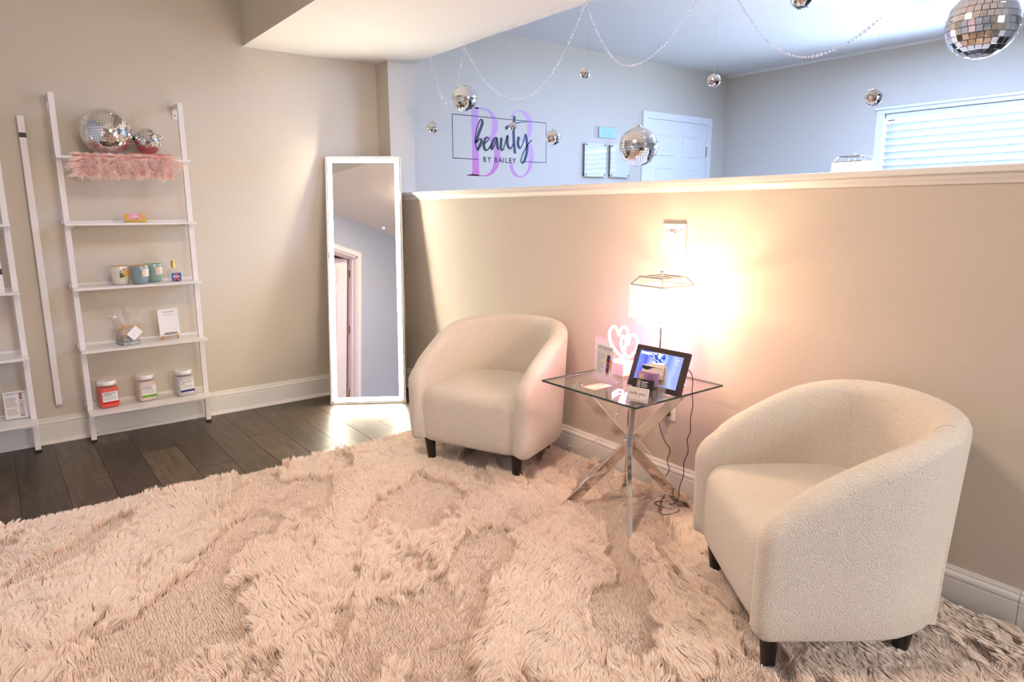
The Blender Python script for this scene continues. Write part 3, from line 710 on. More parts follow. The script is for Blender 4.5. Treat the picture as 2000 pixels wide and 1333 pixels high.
def d_black(q, w_, h_):
    B().box(-0.022, -0.008, 0.018, h_-0.004, 0, 0.0003).end('portrait_panel', mat('grey_print', (0.3, 0.27, 0.27), 0.6), q); B().sphere((-0.014, 0.032, 0.0003), 0.0045, 10, 6, (0.8, 1.3, 0.05)).end('portrait', SKIN, q)
    b = B(); b.box(-0.004, 0.020, 0.037, 0.0395, 0, 0.0003); lines(b, -0.004, 0.02, [0.033, 0.029, 0.025, 0.021], 0.0012); b.end('small_print', PAPER, q)
def d_purple(q, w_, h_):
    B().box(-0.034, -0.014, 0.022, 0.040, 0, 0.0003).end('portrait_panel', mat('tan_print', (0.62, 0.47, 0.36), 0.6), q); B().sphere((-0.017, 0.030, 0.0003), 0.005, 10, 6, (0.7, 1.3, 0.05)).end('portrait', SKIN, q)
    b = B(); lines(b, 0.0, 0.028, [0.040, 0.035, 0.030], 0.0013); lines(b, -0.006, 0.034, [0.026, 0.022], 0.001); b.end('small_print', mat('plum_ink', (0.07, 0.015, 0.07), 0.5), q)
def d_wave(q, w_, h_):
    top = [(-w_/2+w_*k/12, h_-0.001-0.0004*k+0.0008*math.sin(k*2.1)) for k in range(13)]; low = [(-w_/2+w_*k/12, h_-0.011-0.004*math.sin(k*0.75-0.6)+0.0006*k-0.0045*(k < 8)+0.002) for k in range(13)]
    low = [(x, min(y, t_[1]-0.001)) for (x, y), t_ in zip(low, top)]
    B().strip(top, low, 0.0003).end('wave_print', INK, q)
def d_plain(q, w_, h_): pass
cards(0, mat('blush_card', (0.78, 0.68, 0.65), 0.6), 'white cards with a thin black border, front row of clear holder', d_bella)
cards(1, mat('black_card', (0.02, 0.014, 0.018), 0.4), 'black cards with a small portrait, second row of the clear holder', d_black, lift=0.004)
cards(2, mat('mauve_card', (0.40, 0.20, 0.38), 0.5), 'mauve cards with a portrait, third row of the clear holder', d_purple, lift=0.002)
cards(3, mat('cream_card', (0.76, 0.66, 0.58), 0.5), 'cream cards with a black wavy band, back row of clear holder', d_wave, h_=0.044, lift=0.002)
o = thing('business_cards', 'plain beige rounded card standing behind all the other business cards', 'business cards', (0, 0, 0), 0, 'business cards in the clear holder')
o.matrix_world = T(1.700, 1.507, G0) @ Matrix.Rotation(R(193+90), 4, 'Z') @ T(0.012, 0.1115, 0.050)
B().prism(rrect(0.072, 0.070, 0.008, cy=0.035), -0.002, 0).end('card_stack', mat('beige_card', (0.70, 0.60, 0.52), 0.5), o, M=PANEL(10))
# flyer lying on the glass
fy = thing('flyer', 'white flyer with pink edges lying flat on the glass table top', 'flyer', (1.765, 1.760, G0), R(-38))
q = B().box(-0.050, 0.050, -0.035, 0.035, 0, 0.0008).end('sheet', mat('flyer_paper', (0.62, 0.50, 0.48), 0.6), fy, M=Matrix.Rotation(R(40), 4, 'Z'))
PINK = mat('hot_pink_print', (0.85, 0.10, 0.22), 0.5)
B().box(-0.050, 0.050, -0.035, -0.032, 0.0008, 0.0010).end('pink_edge', PINK, q); B().box(-0.050, 0.050, 0.032, 0.035, 0.0008, 0.0010).end('pink_edge', PINK, q)
lines(B(), -0.042, 0.04, [0.02, 0.01, 0.0, -0.01, -0.02], 0.003, 0.001).end('small_print', mat('salmon_print', (0.82, 0.55, 0.5), 0.6), q)

# ------------------------------------------------------------------ ladder shelves on the back wall
SHZ = [0.172, 0.498, 0.818, 1.140, 1.466]
def ladder_shelf(x0, x1, label):
    s = thing('ladder_shelf', label, 'shelf', ((x0+x1)/2, YB, 0), 0, 'white wall mounted ladder shelves')
    hw_ = (x1-x0)/2; px = hw_-0.010; yf = -0.128                  # posts a little behind the front edge of the boards
    for sx in (-1, 1):
        B().box(sx*px-0.0125, sx*px+0.0125, yf-0.0125, yf+0.0125, 0.012, 1.770).end('post', WMETAL, s, bevel=0.0015)
        B().box(sx*px-0.0125, sx*px+0.0125, yf+0.0125, -0.0005, 1.742, 1.768).box(sx*px-0.0125, sx*px+0.0125, -0.004, -0.0005, 1.70, 1.745).end('wall_arm', WMETAL, s, bevel=0.001)
        B().cyl((0, 0, 0), 0.0045, 0.003, 10, M=T(sx*px, -0.004, 1.718) @ Matrix.Rotation(R(90), 4, 'X')).end('screw', mat('screw_steel', (0.3, 0.22, 0.18), 0.4, 0.8), s)
        B().box(sx*px-0.0135, sx*px+0.0135, yf-0.0135, yf+0.0135, 0.0, 0.013).end('foot', BLACK, s, bevel=0.002)
    for z in SHZ:
        d = -0.245 if z < 0.3 else (-0.225 if z < 0.6 else (-0.21 if z < 0.9 else -0.195))
        # board notched round the posts
        B().box(-hw_-0.004, hw_+0.004, yf-0.0125, -0.012, z-0.006, z+0.006).box(-hw_-0.004, hw_+0.004, d, yf-0.0125, z-0.006, z+0.006).end('shelf_board', WSHELF, s)
        B().box(-hw_-0.004, hw_+0.004, -0.0125, -0.001, z-0.006, z+0.016).end('back_rail', WMETAL, s)
        for sx in (-1, 1):
            B().box(sx*(px-0.022)-0.006, sx*(px-0.022)+0.006, yf+0.0, -0.02, z-0.018, z-0.0062).end('cleat', WMETAL, s)
            if abs(z-0.498) < 0.01:
                B().box(sx*px-0.006, sx*px+0.006, -0.02, -0.0005, z-0.022, z-0.006).end('wall_tab', WMETAL, s)
    return s
ladder_shelf(0.325, 0.918, 'white ladder shelf holding the mirror balls, candles and three product jars')
ladder_shelf(-0.495, 0.100, 'white ladder shelf cut off at the frame edge, holding a serum card')
rl = thing('wall_rail', 'tall white metal rail with black sticker on wall between the two shelves', 'rail', (0.208, YB, 0.205))
B().box(-0.0145, 0.0145, -0.034, -0.012, 0, 1.458).box(-0.0105, 0.0105, -0.012, 0.0, 0.0, 1.458).end('rail', WMETAL, rl, bevel=0.002)
B().box(-0.0147, 0.0147, -0.0346, -0.0338, 1.355, 1.378).end('sticker', BLACK, rl)

def ZS(i): return SHZ[i] + 0.0065
# fluffy pink throw over the top board with the balls on it
FUR = mat('pink_fur', (0.93, 0.62, 0.56), 0.7, sheen=0.2); two_tone(FUR, (0.95, 0.50, 0.44), (0.98, 0.86, 0.78))
th = thing('fur_throw', 'fluffy pink faux fur throw draped over the top board of shelf', 'throw', (0.62, YB, ZS(4)))
def throw():
    sec = [(-0.05, 0.005), (-0.12, 0.006), (-0.185, 0.006), (-0.200, 0.002), (-0.207, -0.012), (-0.208, -0.04), (-0.207, -0.075), (-0.204, -0.098)]
    thick = 0.006; n = len(sec); nx = 24; v = []; b = B()
    ring = sec + [(y+(0.0 if i < 3 else 0.006), z-(0.0045 if i < 3 else 0.002)) for i, (y, z) in reversed(list(enumerate(sec)))]
    for k in range(nx+1):
        x = -0.225+0.43*k/nx; wob = 0.006*math.sin(x*31)+0.004*math.sin(x*57+1)
        for i, (y, z) in enumerate(ring):
            dn = 1.0 if z < -0.02 else 0.0
            v.append((x*(1-0.06*dn), y-0.004*math.sin(x*40)*dn, z + wob*dn*(-z/0.1)))
    m = len(ring); f = [tuple(range(m)), tuple(range(nx*m, (nx+1)*m))]
    for k in range(nx):
        for i in range(m): f.append((k*m+i, k*m+(i+1) % m, (k+1)*m+(i+1) % m, (k+1)*m+i))
    b._add(v, f).end('backing_cloth', mat('pink_cloth', (0.93, 0.50, 0.46), 0.8), th, smooth=60)
    N = 4200; s = rng.random(N)**0.8; x = rng.uniform(-0.22, 0.215, N)
    sy = np.interp(s, np.linspace(0, 1, n), [p[0] for p in sec]); sz = np.interp(s, np.linspace(0, 1, n), [p[1] for p in sec])
    front = sz < -0.003
    x = np.where(front, x*0.95, x)
    clx = vnoise(x*60, sz*40+7, 41)-0.5
    L = rng.uniform(0.025, 0.05, N); L = np.where(front, L, L*0.75)
    rr_ = vnoise(x*45+3, sz*45, 43); K = 6; pts = np.zeros((N, K, 3)); out = np.where(front, 1.0, 0.25)
    endx = np.where(np.abs(x) > 0.19, np.sign(x), 0.0)
    for k in range(K):
        t = k/(K-1)
        pts[:, k, 0] = x + L*(clx*2.2*t + 1.0*endx*t + 0.20*np.sin(5*t+x*90))
        pts[:, k, 1] = sy - 0.001 - L*(0.42*out*np.sin(2.4*t)*(0.6+0.8*rr_) + (~front)*0.35*t + 0.05*rng.normal(size=N)*t)
        pts[:, k, 2] = sz + L*((~front)*(0.30*np.sin(3.0*t)) - front*(0.15+0.75*rr_)*t*t + 0.10*t*(rng.random(N)))
    pts[:, :, 2] = np.where((pts[:, :, 1] > -0.20) & (pts[:, :, 2] < 0.003), 0.003, pts[:, :, 2])
    hair_object('fur', pts, np.array([0.0011, 0.001, 0.0009, 0.0007, 0.0005, 0.0002]), FUR, th)
throw()
bk = thing('book', 'thin coral pink book under the smaller mirror ball on the top board', 'book', (0.735, YB-0.115, ZS(4)+0.0085))
B().box(-0.10, 0.10, -0.07, 0.07, 0.0, 0.002).box(-0.10, 0.10, -0.07, 0.07, 0.013, 0.015).box(-0.10, 0.10, -0.072, -0.069, 0.0, 0.015).end('cover', mat('coral_cover', (0.72, 0.16, 0.15), 0.5), bk)
B().box(-0.098, 0.098, -0.069, 0.067, 0.002, 0.013).end('pages', PAPER, bk)
B().sphere((0.083, -0.0722, 0.0075), 0.005, 12, 8, (1.2, 0.1, 1)).end('emblem', mat('blue_print', (0.02, 0.05, 0.35), 0.5), bk)

# ------------------------------------------------------------------ mirror balls
def ball_rows(r, tile):
    rows = max(5, int(round(math.pi*r/tile))); out = []
    for i in range(rows):
        la = -math.pi/2 + math.pi*(i+0.5)/rows
        n_ = max(3, int(round(2*math.pi*r*math.cos(la)/tile)))
        for k in range(n_):
            out.append((la, 2*math.pi*(k+0.5*(i % 2))/n_, math.pi*r/rows, 2*math.pi*r*math.cos(la)/n_))
    return out
def tile_matrix(r, la, lo, jit=0.02):
    nrm = Vector((math.cos(la)*math.cos(lo), math.cos(la)*math.sin(lo), math.sin(la)))
    e = Vector((-math.sin(lo), math.cos(lo), 0)); u = nrm.cross(e)
    M = Matrix.Identity(4)
    for i in range(3): M[i][0] = e[i]; M[i][1] = u[i]; M[i][2] = nrm[i]
    M.translation = nrm*r
    return M @ Matrix.Rotation(random.gauss(0, jit), 4, 'X') @ Matrix.Rotation(random.gauss(0, jit), 4, 'Y')
TV = [(-.5, -.5, 0), (.5, -.5, 0), (.5, .5, 0), (-.5, .5, 0), (-.47, -.47, 1), (.47, -.47, 1), (.47, .47, 1), (-.47, .47, 1)]
TF = [(4, 5, 6, 7), (0, 1, 5, 4), (1, 2, 6, 5), (2, 3, 7, 6), (3, 0, 4, 7)]
def mirror_ball(name, loc, r, tile, label, group, string=None, single=False, tilt=None, cap=True):
    t = thing(name, label, 'mirror ball', loc, 0, group)
    if tilt: t.rotation_euler = tilt
    B().sphere((0, 0, 0), r-0.0012, 32, 20).end('core', GROUT, t, smooth=180)
    rows = ball_rows(r, tile)
    if single:
        view = (Vector((0, 0, 1.2)) - Vector(loc)).normalized(); items = []
        for la, lo, hh, ww in rows:
            nrm = Vector((math.cos(la)*math.cos(lo), math.cos(la)*math.sin(lo), math.sin(la))); items.append((-(nrm.dot(view)), la, lo, hh, ww))
        items.sort(); me = None; rest = B()
        for i, (_, la, lo, hh, ww) in enumerate(items):
            M = tile_matrix(r-0.0014, la, lo, 0.014)
            if i < 296:
                if me is None:
                    o = B()._add([(x*tile*0.95, y*tile*0.95, z*0.0022) for x, y, z in TV], TF).end('mirror_tile', TILE, t); me = o.data
                else: o = link('mirror_tile', me, t)
                o.matrix_local = M
            else: rest._add([(x*ww*0.95, y*hh*0.95, z*0.0022) for x, y, z in TV], TF, M)
        rest.end('mirror_tiles', TILE, t, kind='stuff')
    else:
        b = B()
        for la, lo, hh, ww in rows: b._add([(x*ww*0.95, y*hh*0.95, z*0.0018) for x, y, z in TV], TF, tile_matrix(r-0.0014, la, lo))
        b.end('mirror_tiles', TILE, t, kind='stuff')
    if cap: B().lathe([(r*0.16, r*0.975), (r*0.15, r*1.02), (r*0.06, r*1.10), (0.0012, r*1.16), (0.0001, r*1.17)], 14).end('cap', mat('brass_cap', (0.75, 0.62, 0.48), 0.3, 1.0), t, smooth=50)
    if string:
        B().tube([(0, 0, r*1.12), (0, 0, r*1.12+0.035)], 0.0011, 6).end('loop', mat('silver_cord', (0.6, 0.6, 0.66), 0.5), t)
        B().cyl((0, 0, r*1.1), 0.00035, string-r*1.1, 5).end('thread', mat('clear_thread', (0.75, 0.75, 0.8), 0.4), t)
    return t
bz = ZS(4)+0.0085
mirror_ball('mirror_ball', (0.555, YB-0.127, bz+0.118), 0.117, 0.0125, 'large mirror ball resting on the pink throw, top shelf', 'mirror balls on the top shelf', tilt=(R(-14), R(12), 0.3), cap=False)
mirror_ball('mirror_ball', (0.739, YB-0.115, bz+0.0155+0.069), 0.068, 0.0085, 'smaller mirror ball resting on the coral book, top shelf', 'mirror balls on the top shelf', tilt=(R(20), R(72), 0.0))
HX = 2.263
HB = [(3.722, 1.700, 0.0345, 0.0062, 'small mirror ball hanging lowest at the pilaster end of the soffit'),
      (3.363, 1.826, 0.073, 0.0088, 'mid sized mirror ball hanging where the first bead swags meet'),
      (2.920, 1.633, 0.0215, 0.005, 'tiniest mirror ball, hanging in front of the beauty lettering'),
      (2.597, 1.549, 0.0364, 0.0062, 'small mirror ball hanging beside the lettering frame edge'),
      (2.377, 1.814, 0.0234, 0.005, 'small mirror ball hanging high between the second and third bead swags'),
      (2.041, 1.465, 0.081, 0.0105, 'large mirror ball hanging low in front of the white door frame'),
      (1.672, 1.680, 0.0243, 0.0056, 'small mirror ball hanging near the corner of reception ceiling'),
      (1.334, 1.897, 0.0377, 0.0068, 'mirror ball cut off by the top of the picture above the fourth swag'),
      (1.069, 1.544, 0.0257, 0.0056, 'small mirror ball hanging in front of the window blind corner'),
      (0.790, 1.702, 0.089, 0.0170, 'biggest mirror ball, hanging nearest the camera at upper right')]
for i, (y, z, r, tl, lb) in enumerate(HB):
    mirror_ball('mirror_ball', (HX, y, z), r, tl, lb, 'mirror balls hanging from the soffit', string=SZ-0.012-z, single=(i == 9), tilt=(R(random.uniform(-3, 3))*0, 0, random.random()*6))
# hooks under the soffit
HOOK = mat('hook_metal', (0.62, 0.60, 0.60), 0.35, 0.7)
for i, (y, z, r, tl, lb) in enumerate(HB):
    h = thing('ceiling_hook', 'small cup hook under the soffit holding the ' + ['lowest pilaster end ball', 'mid sized ball', 'tiniest ball', 'ball beside the lettering frame', 'high small ball', 'large low ball', 'ball near the ceiling corner', 'cut off ball', 'ball before the blind', 'biggest ball'][i], 'hook', (HX, y, SZ), 0, 'hooks under the soffit')
    B().box(-0.010, 0.010, -0.022, 0.022, -0.0015, 0.0).end('plate', WSHELF, h)
    B().tube(catmull([(0, 0, 0), (0, 0, -0.010), (0.004, 0.001, -0.016), (0, 0.0, -0.022), (-0.005, 0, -0.018), (-0.006, 0, -0.013)], 4), 0.0011, 6).end('hook', HOOK, h)
# bead garlands
def garland(y0, yl, y1, zl, zt0, zt1, label):
    g = thing('bead_garland', label, 'garland', (HX-0.004, 0, 0), 0, 'bead garlands swagged under the soffit')
    pts = []; n = 160
    for k in range(n+1):
        y = y0+(y1-y0)*k/n
        z = zl + (zt0-zl)*((y-yl)/(y0-yl))**2 if (y-yl)*(y0-yl) > 0 else zl + (zt1-zl)*((y-yl)/(y1-yl))**2
        pts.append(Vector((0, y, z)))
    b = B(); acc = 0.0; i = 0; step = 0.0165
    for a, c_ in zip(pts[:-1], pts[1:]):
        seg = (c_-a).length; d = acc
        while d < seg:
            p = a.lerp(c_, d/seg); rr = [0.0046, 0.0035, 0.0042, 0.0056][(i//3) % 4]
            b.sphere(p, rr, 7, 5); d += step*[0.8, 0.72, 0.78, 0.9][(i//3) % 4]; i += 1
        acc = d-seg
    b.end('beads', BEAD, g, smooth=180, kind='stuff')
    B().tube(pts[::4]+[pts[-1]], 0.0006, 4).end('cord', mat('clear_thread', (0.75, 0.75, 0.8), 0.4), g)
ZH = SZ-0.022
garland(3.722, 3.525, 3.366, 1.815, ZH, ZH, 'shortest bead garland swag, next to the pilaster')
garland(3.360, 2.830, 2.380, 1.760, ZH, ZH, 'long bead garland swag drooping above the beauty lettering')
garland(2.374, 2.080, 1.675, 1.800, ZH, ZH, 'bead garland swag drooping above the large ball and white door')
garland(1.669, 1.277, 0.795, 1.700, ZH, ZH, 'large beaded garland swag crossing the reception ceiling towards the biggest ball')

# ------------------------------------------------------------------ jars, candles, signs on the shelves
CLEARJAR = clear('clear_jar', (0.95, 0.93, 0.90), diffuse=0.08)
def jar(x, y, label, powder, band, l1, l2):
    j = thing('product_jar', label, 'jar', (x, y, ZS(0)), R(8), 'square product jars on the lowest board')
    B().lathe([(0.0001, 0), (0.040, 0), (0.045, 0.004), (0.046, 0.012), (0.046, 0.105), (0.044, 0.112), (0.038, 0.118), (0.038, 0.135)], 32, sq=6).end('body', CLEARJAR, j, smooth=50)
    B().lathe([(0.0001, 0.002), (0.039, 0.002), (0.0442, 0.006), (0.0447, 0.014), (0.0447, 0.102), (0.042, 0.107), (0.0001, 0.110)], 32, sq=6).end('powder', powder, j, smooth=50)
    B().lathe([(0.0001, 0.120), (0.043, 0.120), (0.0445, 0.122), (0.0445, 0.138), (0.042, 0.142), (0.0001, 0.1425)], 32).end('lid', mat('white_lid', (0.86, 0.83, 0.80), 0.35), j, smooth=40)
    P = T(0, -0.0466, 0) @ PANEL(0)
    q = B().box(-0.036, 0.038, 0.030, 0.088, 0, 0.0005).end('label', PAPER, j, M=P)
    B().box(-0.036, 0.040, 0.024, 0.036, 0.0003, 0.0008).end('label_band', band, q)
    text(l1, 0.0095, INK, q, T(-0.033, 0.080, 0.0007), align='LEFT', bold=0.0002); text(l2, 0.0095, INK, q, T(-0.033, 0.070, 0.0007), align='LEFT', bold=0.0002)
    lines(B(), -0.033, 0.034, [0.061, 0.056, 0.051, 0.046], 0.0014, 0.0002).end('small_print', GREYINK, q, M=T(0, 0, 0.0006))
    return j
jar(0.421, YB-0.121, 'jar of red powder with a red label band, lowest board', mat('red_powder', (0.78, 0.075, 0.035), 0.45), mat('red_band', (0.62, 0.005, 0.008), 0.4), 'VAMPIRE PLLA', 'INFUSION')
jar(0.608, YB-0.101, 'jar of pale powder with a green label band, lowest board', mat('cream_powder', (0.80, 0.66, 0.60), 0.6), mat('green_band', (0.13, 0.40, 0.01), 0.4), 'INTENSIVE', 'AFTERCARE')
jar(0.799, YB-0.112, 'jar of pale blue powder with a dark blue label band, lowest board', mat('blue_white_powder', (0.62, 0.64, 0.70), 0.6), mat('blue_band', (0.02, 0.03, 0.24), 0.4), 'HYALURONIC', 'ACID')
def candle(x, y, label, col, lab, rim=True, flower=False):
    c = thing('candle_cup', label, 'candle', (x, y, ZS(2)), R(14), 'ceramic candle cups on the third board')
    m = mat('glaze_%d' % int(col[0]*1000), col, 0.18, coat=0.6)
    B().lathe([(0.0001, 0), (0.028, 0), (0.034, 0.004), (0.0385, 0.016), (0.043, 0.050), (0.045, 0.096), (0.0445, 0.098), (0.042, 0.097), (0.040, 0.060), (0.0001, 0.058)], 32).end('cup', m, c, smooth=45)
    if rim: B().lathe([(0.0449, 0.0955), (0.0452, 0.0975), (0.0435, 0.0985), (0.0418, 0.0972)], 32).end('gold_rim', GOLD, c, smooth=60)
    B().cyl((0, 0, 0.05), 0.0395, 0.012, 24).cyl((0, 0, 0.062), 0.0009, 0.012, 6).end('wax', PAPER, c)
    b = B(); v = []; nn = 8                                            # label curved round the cup
    for k in range(nn+1):
        a = R(-118+62*k/nn+20)
        for z, rr in ((0.040, 0.0428), (0.080, 0.0449)): v.append((rr*math.cos(a)*1.006, rr*math.sin(a)*1.006, z))
    b._add(v, [(2*k, 2*k+2, 2*k+3, 2*k+1) for k in range(nn)]); q = b.end('label', lab, c)
    if flower:
        b = B(); g = B()
        for k in range(26):
            a = R(random.uniform(-112, -88)); z = random.uniform(0.040, 0.082); rr = 0.0452+0.001
            (b if z > 0.058 and k % 3 else g).sphere((rr*math.cos(a), rr*math.sin(a), z), 0.0035, 6, 4, (1, 1, 1))
        b.end('flower_print', PAPER, q); g.end('leaf_print', mat('leaf_print', (0.05, 0.14, 0.02), 0.6), q)
    else:
        b = B()
        for z in (0.072, 0.066, 0.056, 0.048):
            v = []
            for k in range(5):
                a = R(-92+ (20 if z > 0.05 else 10)*k/4); rr = (0.0428+0.0021*(z-0.04)/0.04)*1.008
                for zz in (z-0.0006, z+0.0006): v.append((rr*math.cos(a), rr*math.sin(a), zz))
            b._add(v, [(2*k, 2*k+2, 2*k+3, 2*k+1) for k in range(4)])
        b.end('small_print', GREYINK, q)
CREAML = mat('cream_label', (0.78, 0.69, 0.60), 0.6)
candle(0.545, YB-0.118, 'pearl cream candle cup with a flower label and gold rim', (0.78, 0.71, 0.62), mat('gold_label', (0.80, 0.50, 0.16), 0.4), True, True)
candle(0.632, YB-0.148, 'glossy blue candle cup with cream label in front of green cup', (0.24, 0.33, 0.37), CREAML)
candle(0.712, YB-0.070, 'sage green candle cup standing behind the blue cup', (0.27, 0.40, 0.34), CREAML, False)
pf = thing('perfume_bottle', 'small perfume bottle with gold cap and blue and red label', 'bottle', (0.795, YB-0.155, ZS(2)), R(12))
B().lathe([(0.0001, 0), (0.022, 0), (0.025, 0.003), (0.028, 0.050), (0.026, 0.062), (0.010, 0.074), (0.008, 0.078), (0.0001, 0.078)], 24, sq=5).end('body', clear('bottle_glass', (0.93, 0.94, 0.90), diffuse=0.12), pf, smooth=50)
B().cyl((0, 0, 0.078), 0.0105, 0.038, 20).end('cap', GOLD, pf, smooth=40, bevel=0.001)
q = B().box(-0.0255, 0.0255, 0.004, 0.050, 0, 0.0006).end('label', mat('cobalt_label', (0.01, 0.10, 0.35), 0.4), pf, M=T(0, -0.0285, 0) @ PANEL(-2))
B().prism([(-0.024, 0.005), (-0.016, 0.006), (0.0, 0.020), (0.016, 0.006), (0.024, 0.005), (0.005, 0.027), (-0.005, 0.027)], 0.0006, 0.0009).prism(rrect(0.015, 0.010, 0.003, cy=0.041), 0.0006, 0.0009).end('red_print', mat('scarlet_print', (0.75, 0.07, 0.03), 0.4), q)
B().prism([(-0.012, 0.005), (0.012, 0.005), (0.0, 0.015)], 0.0006, 0.0009).end('dark_print', INK, q)
text('Bloom', 0.013, PAPER, q, T(0, 0.031, 0.0012), bold=0.0004)
# gift of soap in cellophane on the second board
gf = thing('gift_bag', 'cellophane wrapped soap gift with raffia tie and white card', 'gift', (0.545, YB-0.120, ZS(1)), R(14))
SOAP = colour_noise(mat('grey_green_box', (0.34, 0.38, 0.36), 0.4), [(0.35, (0.22, 0.26, 0.25)), (0.65, (0.50, 0.52, 0.49))], 70)
B().box(-0.042, 0.042, -0.055, 0.055, 0, 0.020).box(-0.041, 0.041, -0.054, 0.054, 0.0205, 0.038).end('soap_box', SOAP, gf, bevel=0.005, seg=3)
B().sphere((-0.010, 0.0, 0.058), 0.036, 16, 10, (0.95, 1.1, 0.75)).end('bath_fizz', mat('tan_soap', (0.66, 0.44, 0.33), 0.7), gf, smooth=180)
CELLO = clear('cellophane', (0.93, 0.91, 0.89), 0.12, 1.6, 0.34, (0.95, 0.90, 0.86))
def cello():
    b = B(); v = []; ns_, nr = 40, 9
    for i in range(nr):
        t = i/(nr-1); z = 0.095+0.085*t; base = 0.006+0.036*t**0.8
        for k in range(ns_):
            a = 2*math.pi*k/ns_; rr = base*(1+0.42*math.sin(a*5+1.3*t*3)*(0.3+t)+0.22*math.sin(a*11+t*4)*t)
            v.append((rr*math.cos(a)*1.25-0.006, rr*math.sin(a)*0.8, z+0.022*t*math.sin(a*3+0.7)))
    b._add(v, [(i*ns_+k, i*ns_+(k+1) % ns_, (i+1)*ns_+(k+1) % ns_, (i+1)*ns_+k) for i in range(nr-1) for k in range(ns_)])
    prof = [(0.046, 0.03), (0.044, 0.055), (0.034, 0.078), (0.014, 0.092), (0.006, 0.096)]; v = []
    for r_, z in prof:
        for k in range(ns_):
            a = 2*math.pi*k/ns_; q_ = r_*(1+0.05*math.sin(a*7)); v.append((q_*math.cos(a)-0.004, q_*math.sin(a)*1.1, z))
    b._add(v, [(i*ns_+k, i*ns_+(k+1) % ns_, (i+1)*ns_+(k+1) % ns_, (i+1)*ns_+k) for i in range(len(prof)-1) for k in range(ns_)])
    b.end('cellophane', CELLO, gf)
cello()
RAF = mat('raffia', (0.62, 0.36, 0.10), 0.7); b = B()
for s_, ph in ((-1, 0.0), (1, 0.4), (-1, 0.9)):
    b.tube(catmull([(0, -0.008, 0.096), (s_*0.025, -0.016, 0.101+0.01*ph), (s_*0.046, -0.018, 0.110+0.012*ph), (s_*0.058, -0.014, 0.103), (s_*0.045, -0.014, 0.092), (s_*0.02, -0.014, 0.093), (0, -0.010, 0.095)], 5), 0.0013, 5)
for k in range(7):
    s_ = random.choice((-1, 1)); b.tube(catmull([(0, -0.01, 0.096), (s_*0.03, -0.016, 0.094-0.01*random.random()), (s_*(0.05+0.02*random.random()), -0.018, 0.078+0.03*random.random())], 4), 0.0009, 5)
b.tube([(0.009*math.cos(a/3)-0.004, 0.009*math.sin(a/3), 0.095) for a in range(19)], 0.0022, 6); b.end('raffia_tie', RAF, gf)
q = B().box(-0.034, 0.034, -0.024, 0.024, -0.0004, 0.0004).end('gift_card', PAPER, gf, M=T(0.014, -0.062, 0.063) @ PANEL(22) @ Matrix.Rotation(R(38), 4, 'Z'))
text('Made with love', 0.006, GREYINK, q, T(-0.004, 0.004, 0.0006)); text('for you', 0.006, GREYINK, q, T(-0.010, -0.008, 0.0006))
# payment sign on a little easel
vs = thing('easel_sign', 'white payment sign on a small wooden easel, second board', 'sign', (0.752, 4.098, ZS(1)), R(-77.8+90))
WOOD = mat('easel_wood', (0.62, 0.30, 0.08), 0.5)
for s_ in (-0.043, 0.043): B().box(s_-0.0035, s_+0.0035, -0.014, -0.006, 0, 0.026).box(s_-0.003, s_+0.003, -0.006, 0.0, 0.006, 0.110).end('easel_leg', WOOD, vs)
B().bar((0, 0.045, 0.0035), (0, 0.002, 0.10), 0.007, 0.004, (1, 0, 0)).end('easel_leg', WOOD, vs)
B().box(-0.045, 0.045, -0.012, -0.004, 0.014, 0.019).end('easel_ledge', WOOD, vs)
q = B().box(-0.055, 0.055, 0.0, 0.150, -0.0075, 0).end('sign_board', PAPER, vs, M=T(0, -0.0135, 0.0195) @ PANEL(3), bevel=0.001)
text('venmo', 0.026, INK, q, T(0.002, 0.014, 0.0004), bold=0.0006, shear=0.18)
text('Breanna Bailey', 0.0095, INK, q, T(0.004, 0.134, 0.0004)); text('scan below to pay', 0.0075, GREYINK, q, T(0.004, 0.118, 0.0004))
# card stand on the fourth board
cs = thing('card_stand', 'yellow card stand holding a pink gift card, fourth board', 'card stand', (0.634, YB-0.175, ZS(3)), R(4))
YEL = colour_noise(mat('mustard', (0.72, 0.42, 0.06), 0.5), [(0.3, (0.62, 0.34, 0.03)), (0.7, (0.80, 0.50, 0.10))], 40)
B().box(-0.049, 0.049, -0.016, 0.030, 0, 0.003).box(-0.049, 0.049, -0.016, -0.0135, 0, 0.015).end('tray', YEL, cs); B().box(-0.049, 0.049, 0.0, 0.042, -0.003, 0).end('back_plate', YEL, cs, M=T(0, -0.004, 0.003) @ PANEL(14))
q = B().box(-0.030, 0.028, 0.010, 0.045, 0.0006, 0.0014).end('gift_card', mat('pink_card', (0.78, 0.36, 0.42), 0.5), cs, M=T(0, -0.004, 0.003) @ PANEL(14))
text('Gift', 0.019, PAPER, q, T(0, 0.026, 0.0016), shear=0.25, bold=0.0004); text('card', 0.010, INK, q, T(0.006, 0.019, 0.0018), shear=0.3)
b = B()
for x in range(12): b.box(-0.044+0.0076*x, -0.041+0.0076*x, 0.003, 0.012, 0, 0.0003)
b.end('pattern_print', mat('green_gold_print', (0.42, 0.36, 0.10), 0.6), cs, M=T(0, -0.0161, 0) @ PANEL(0))
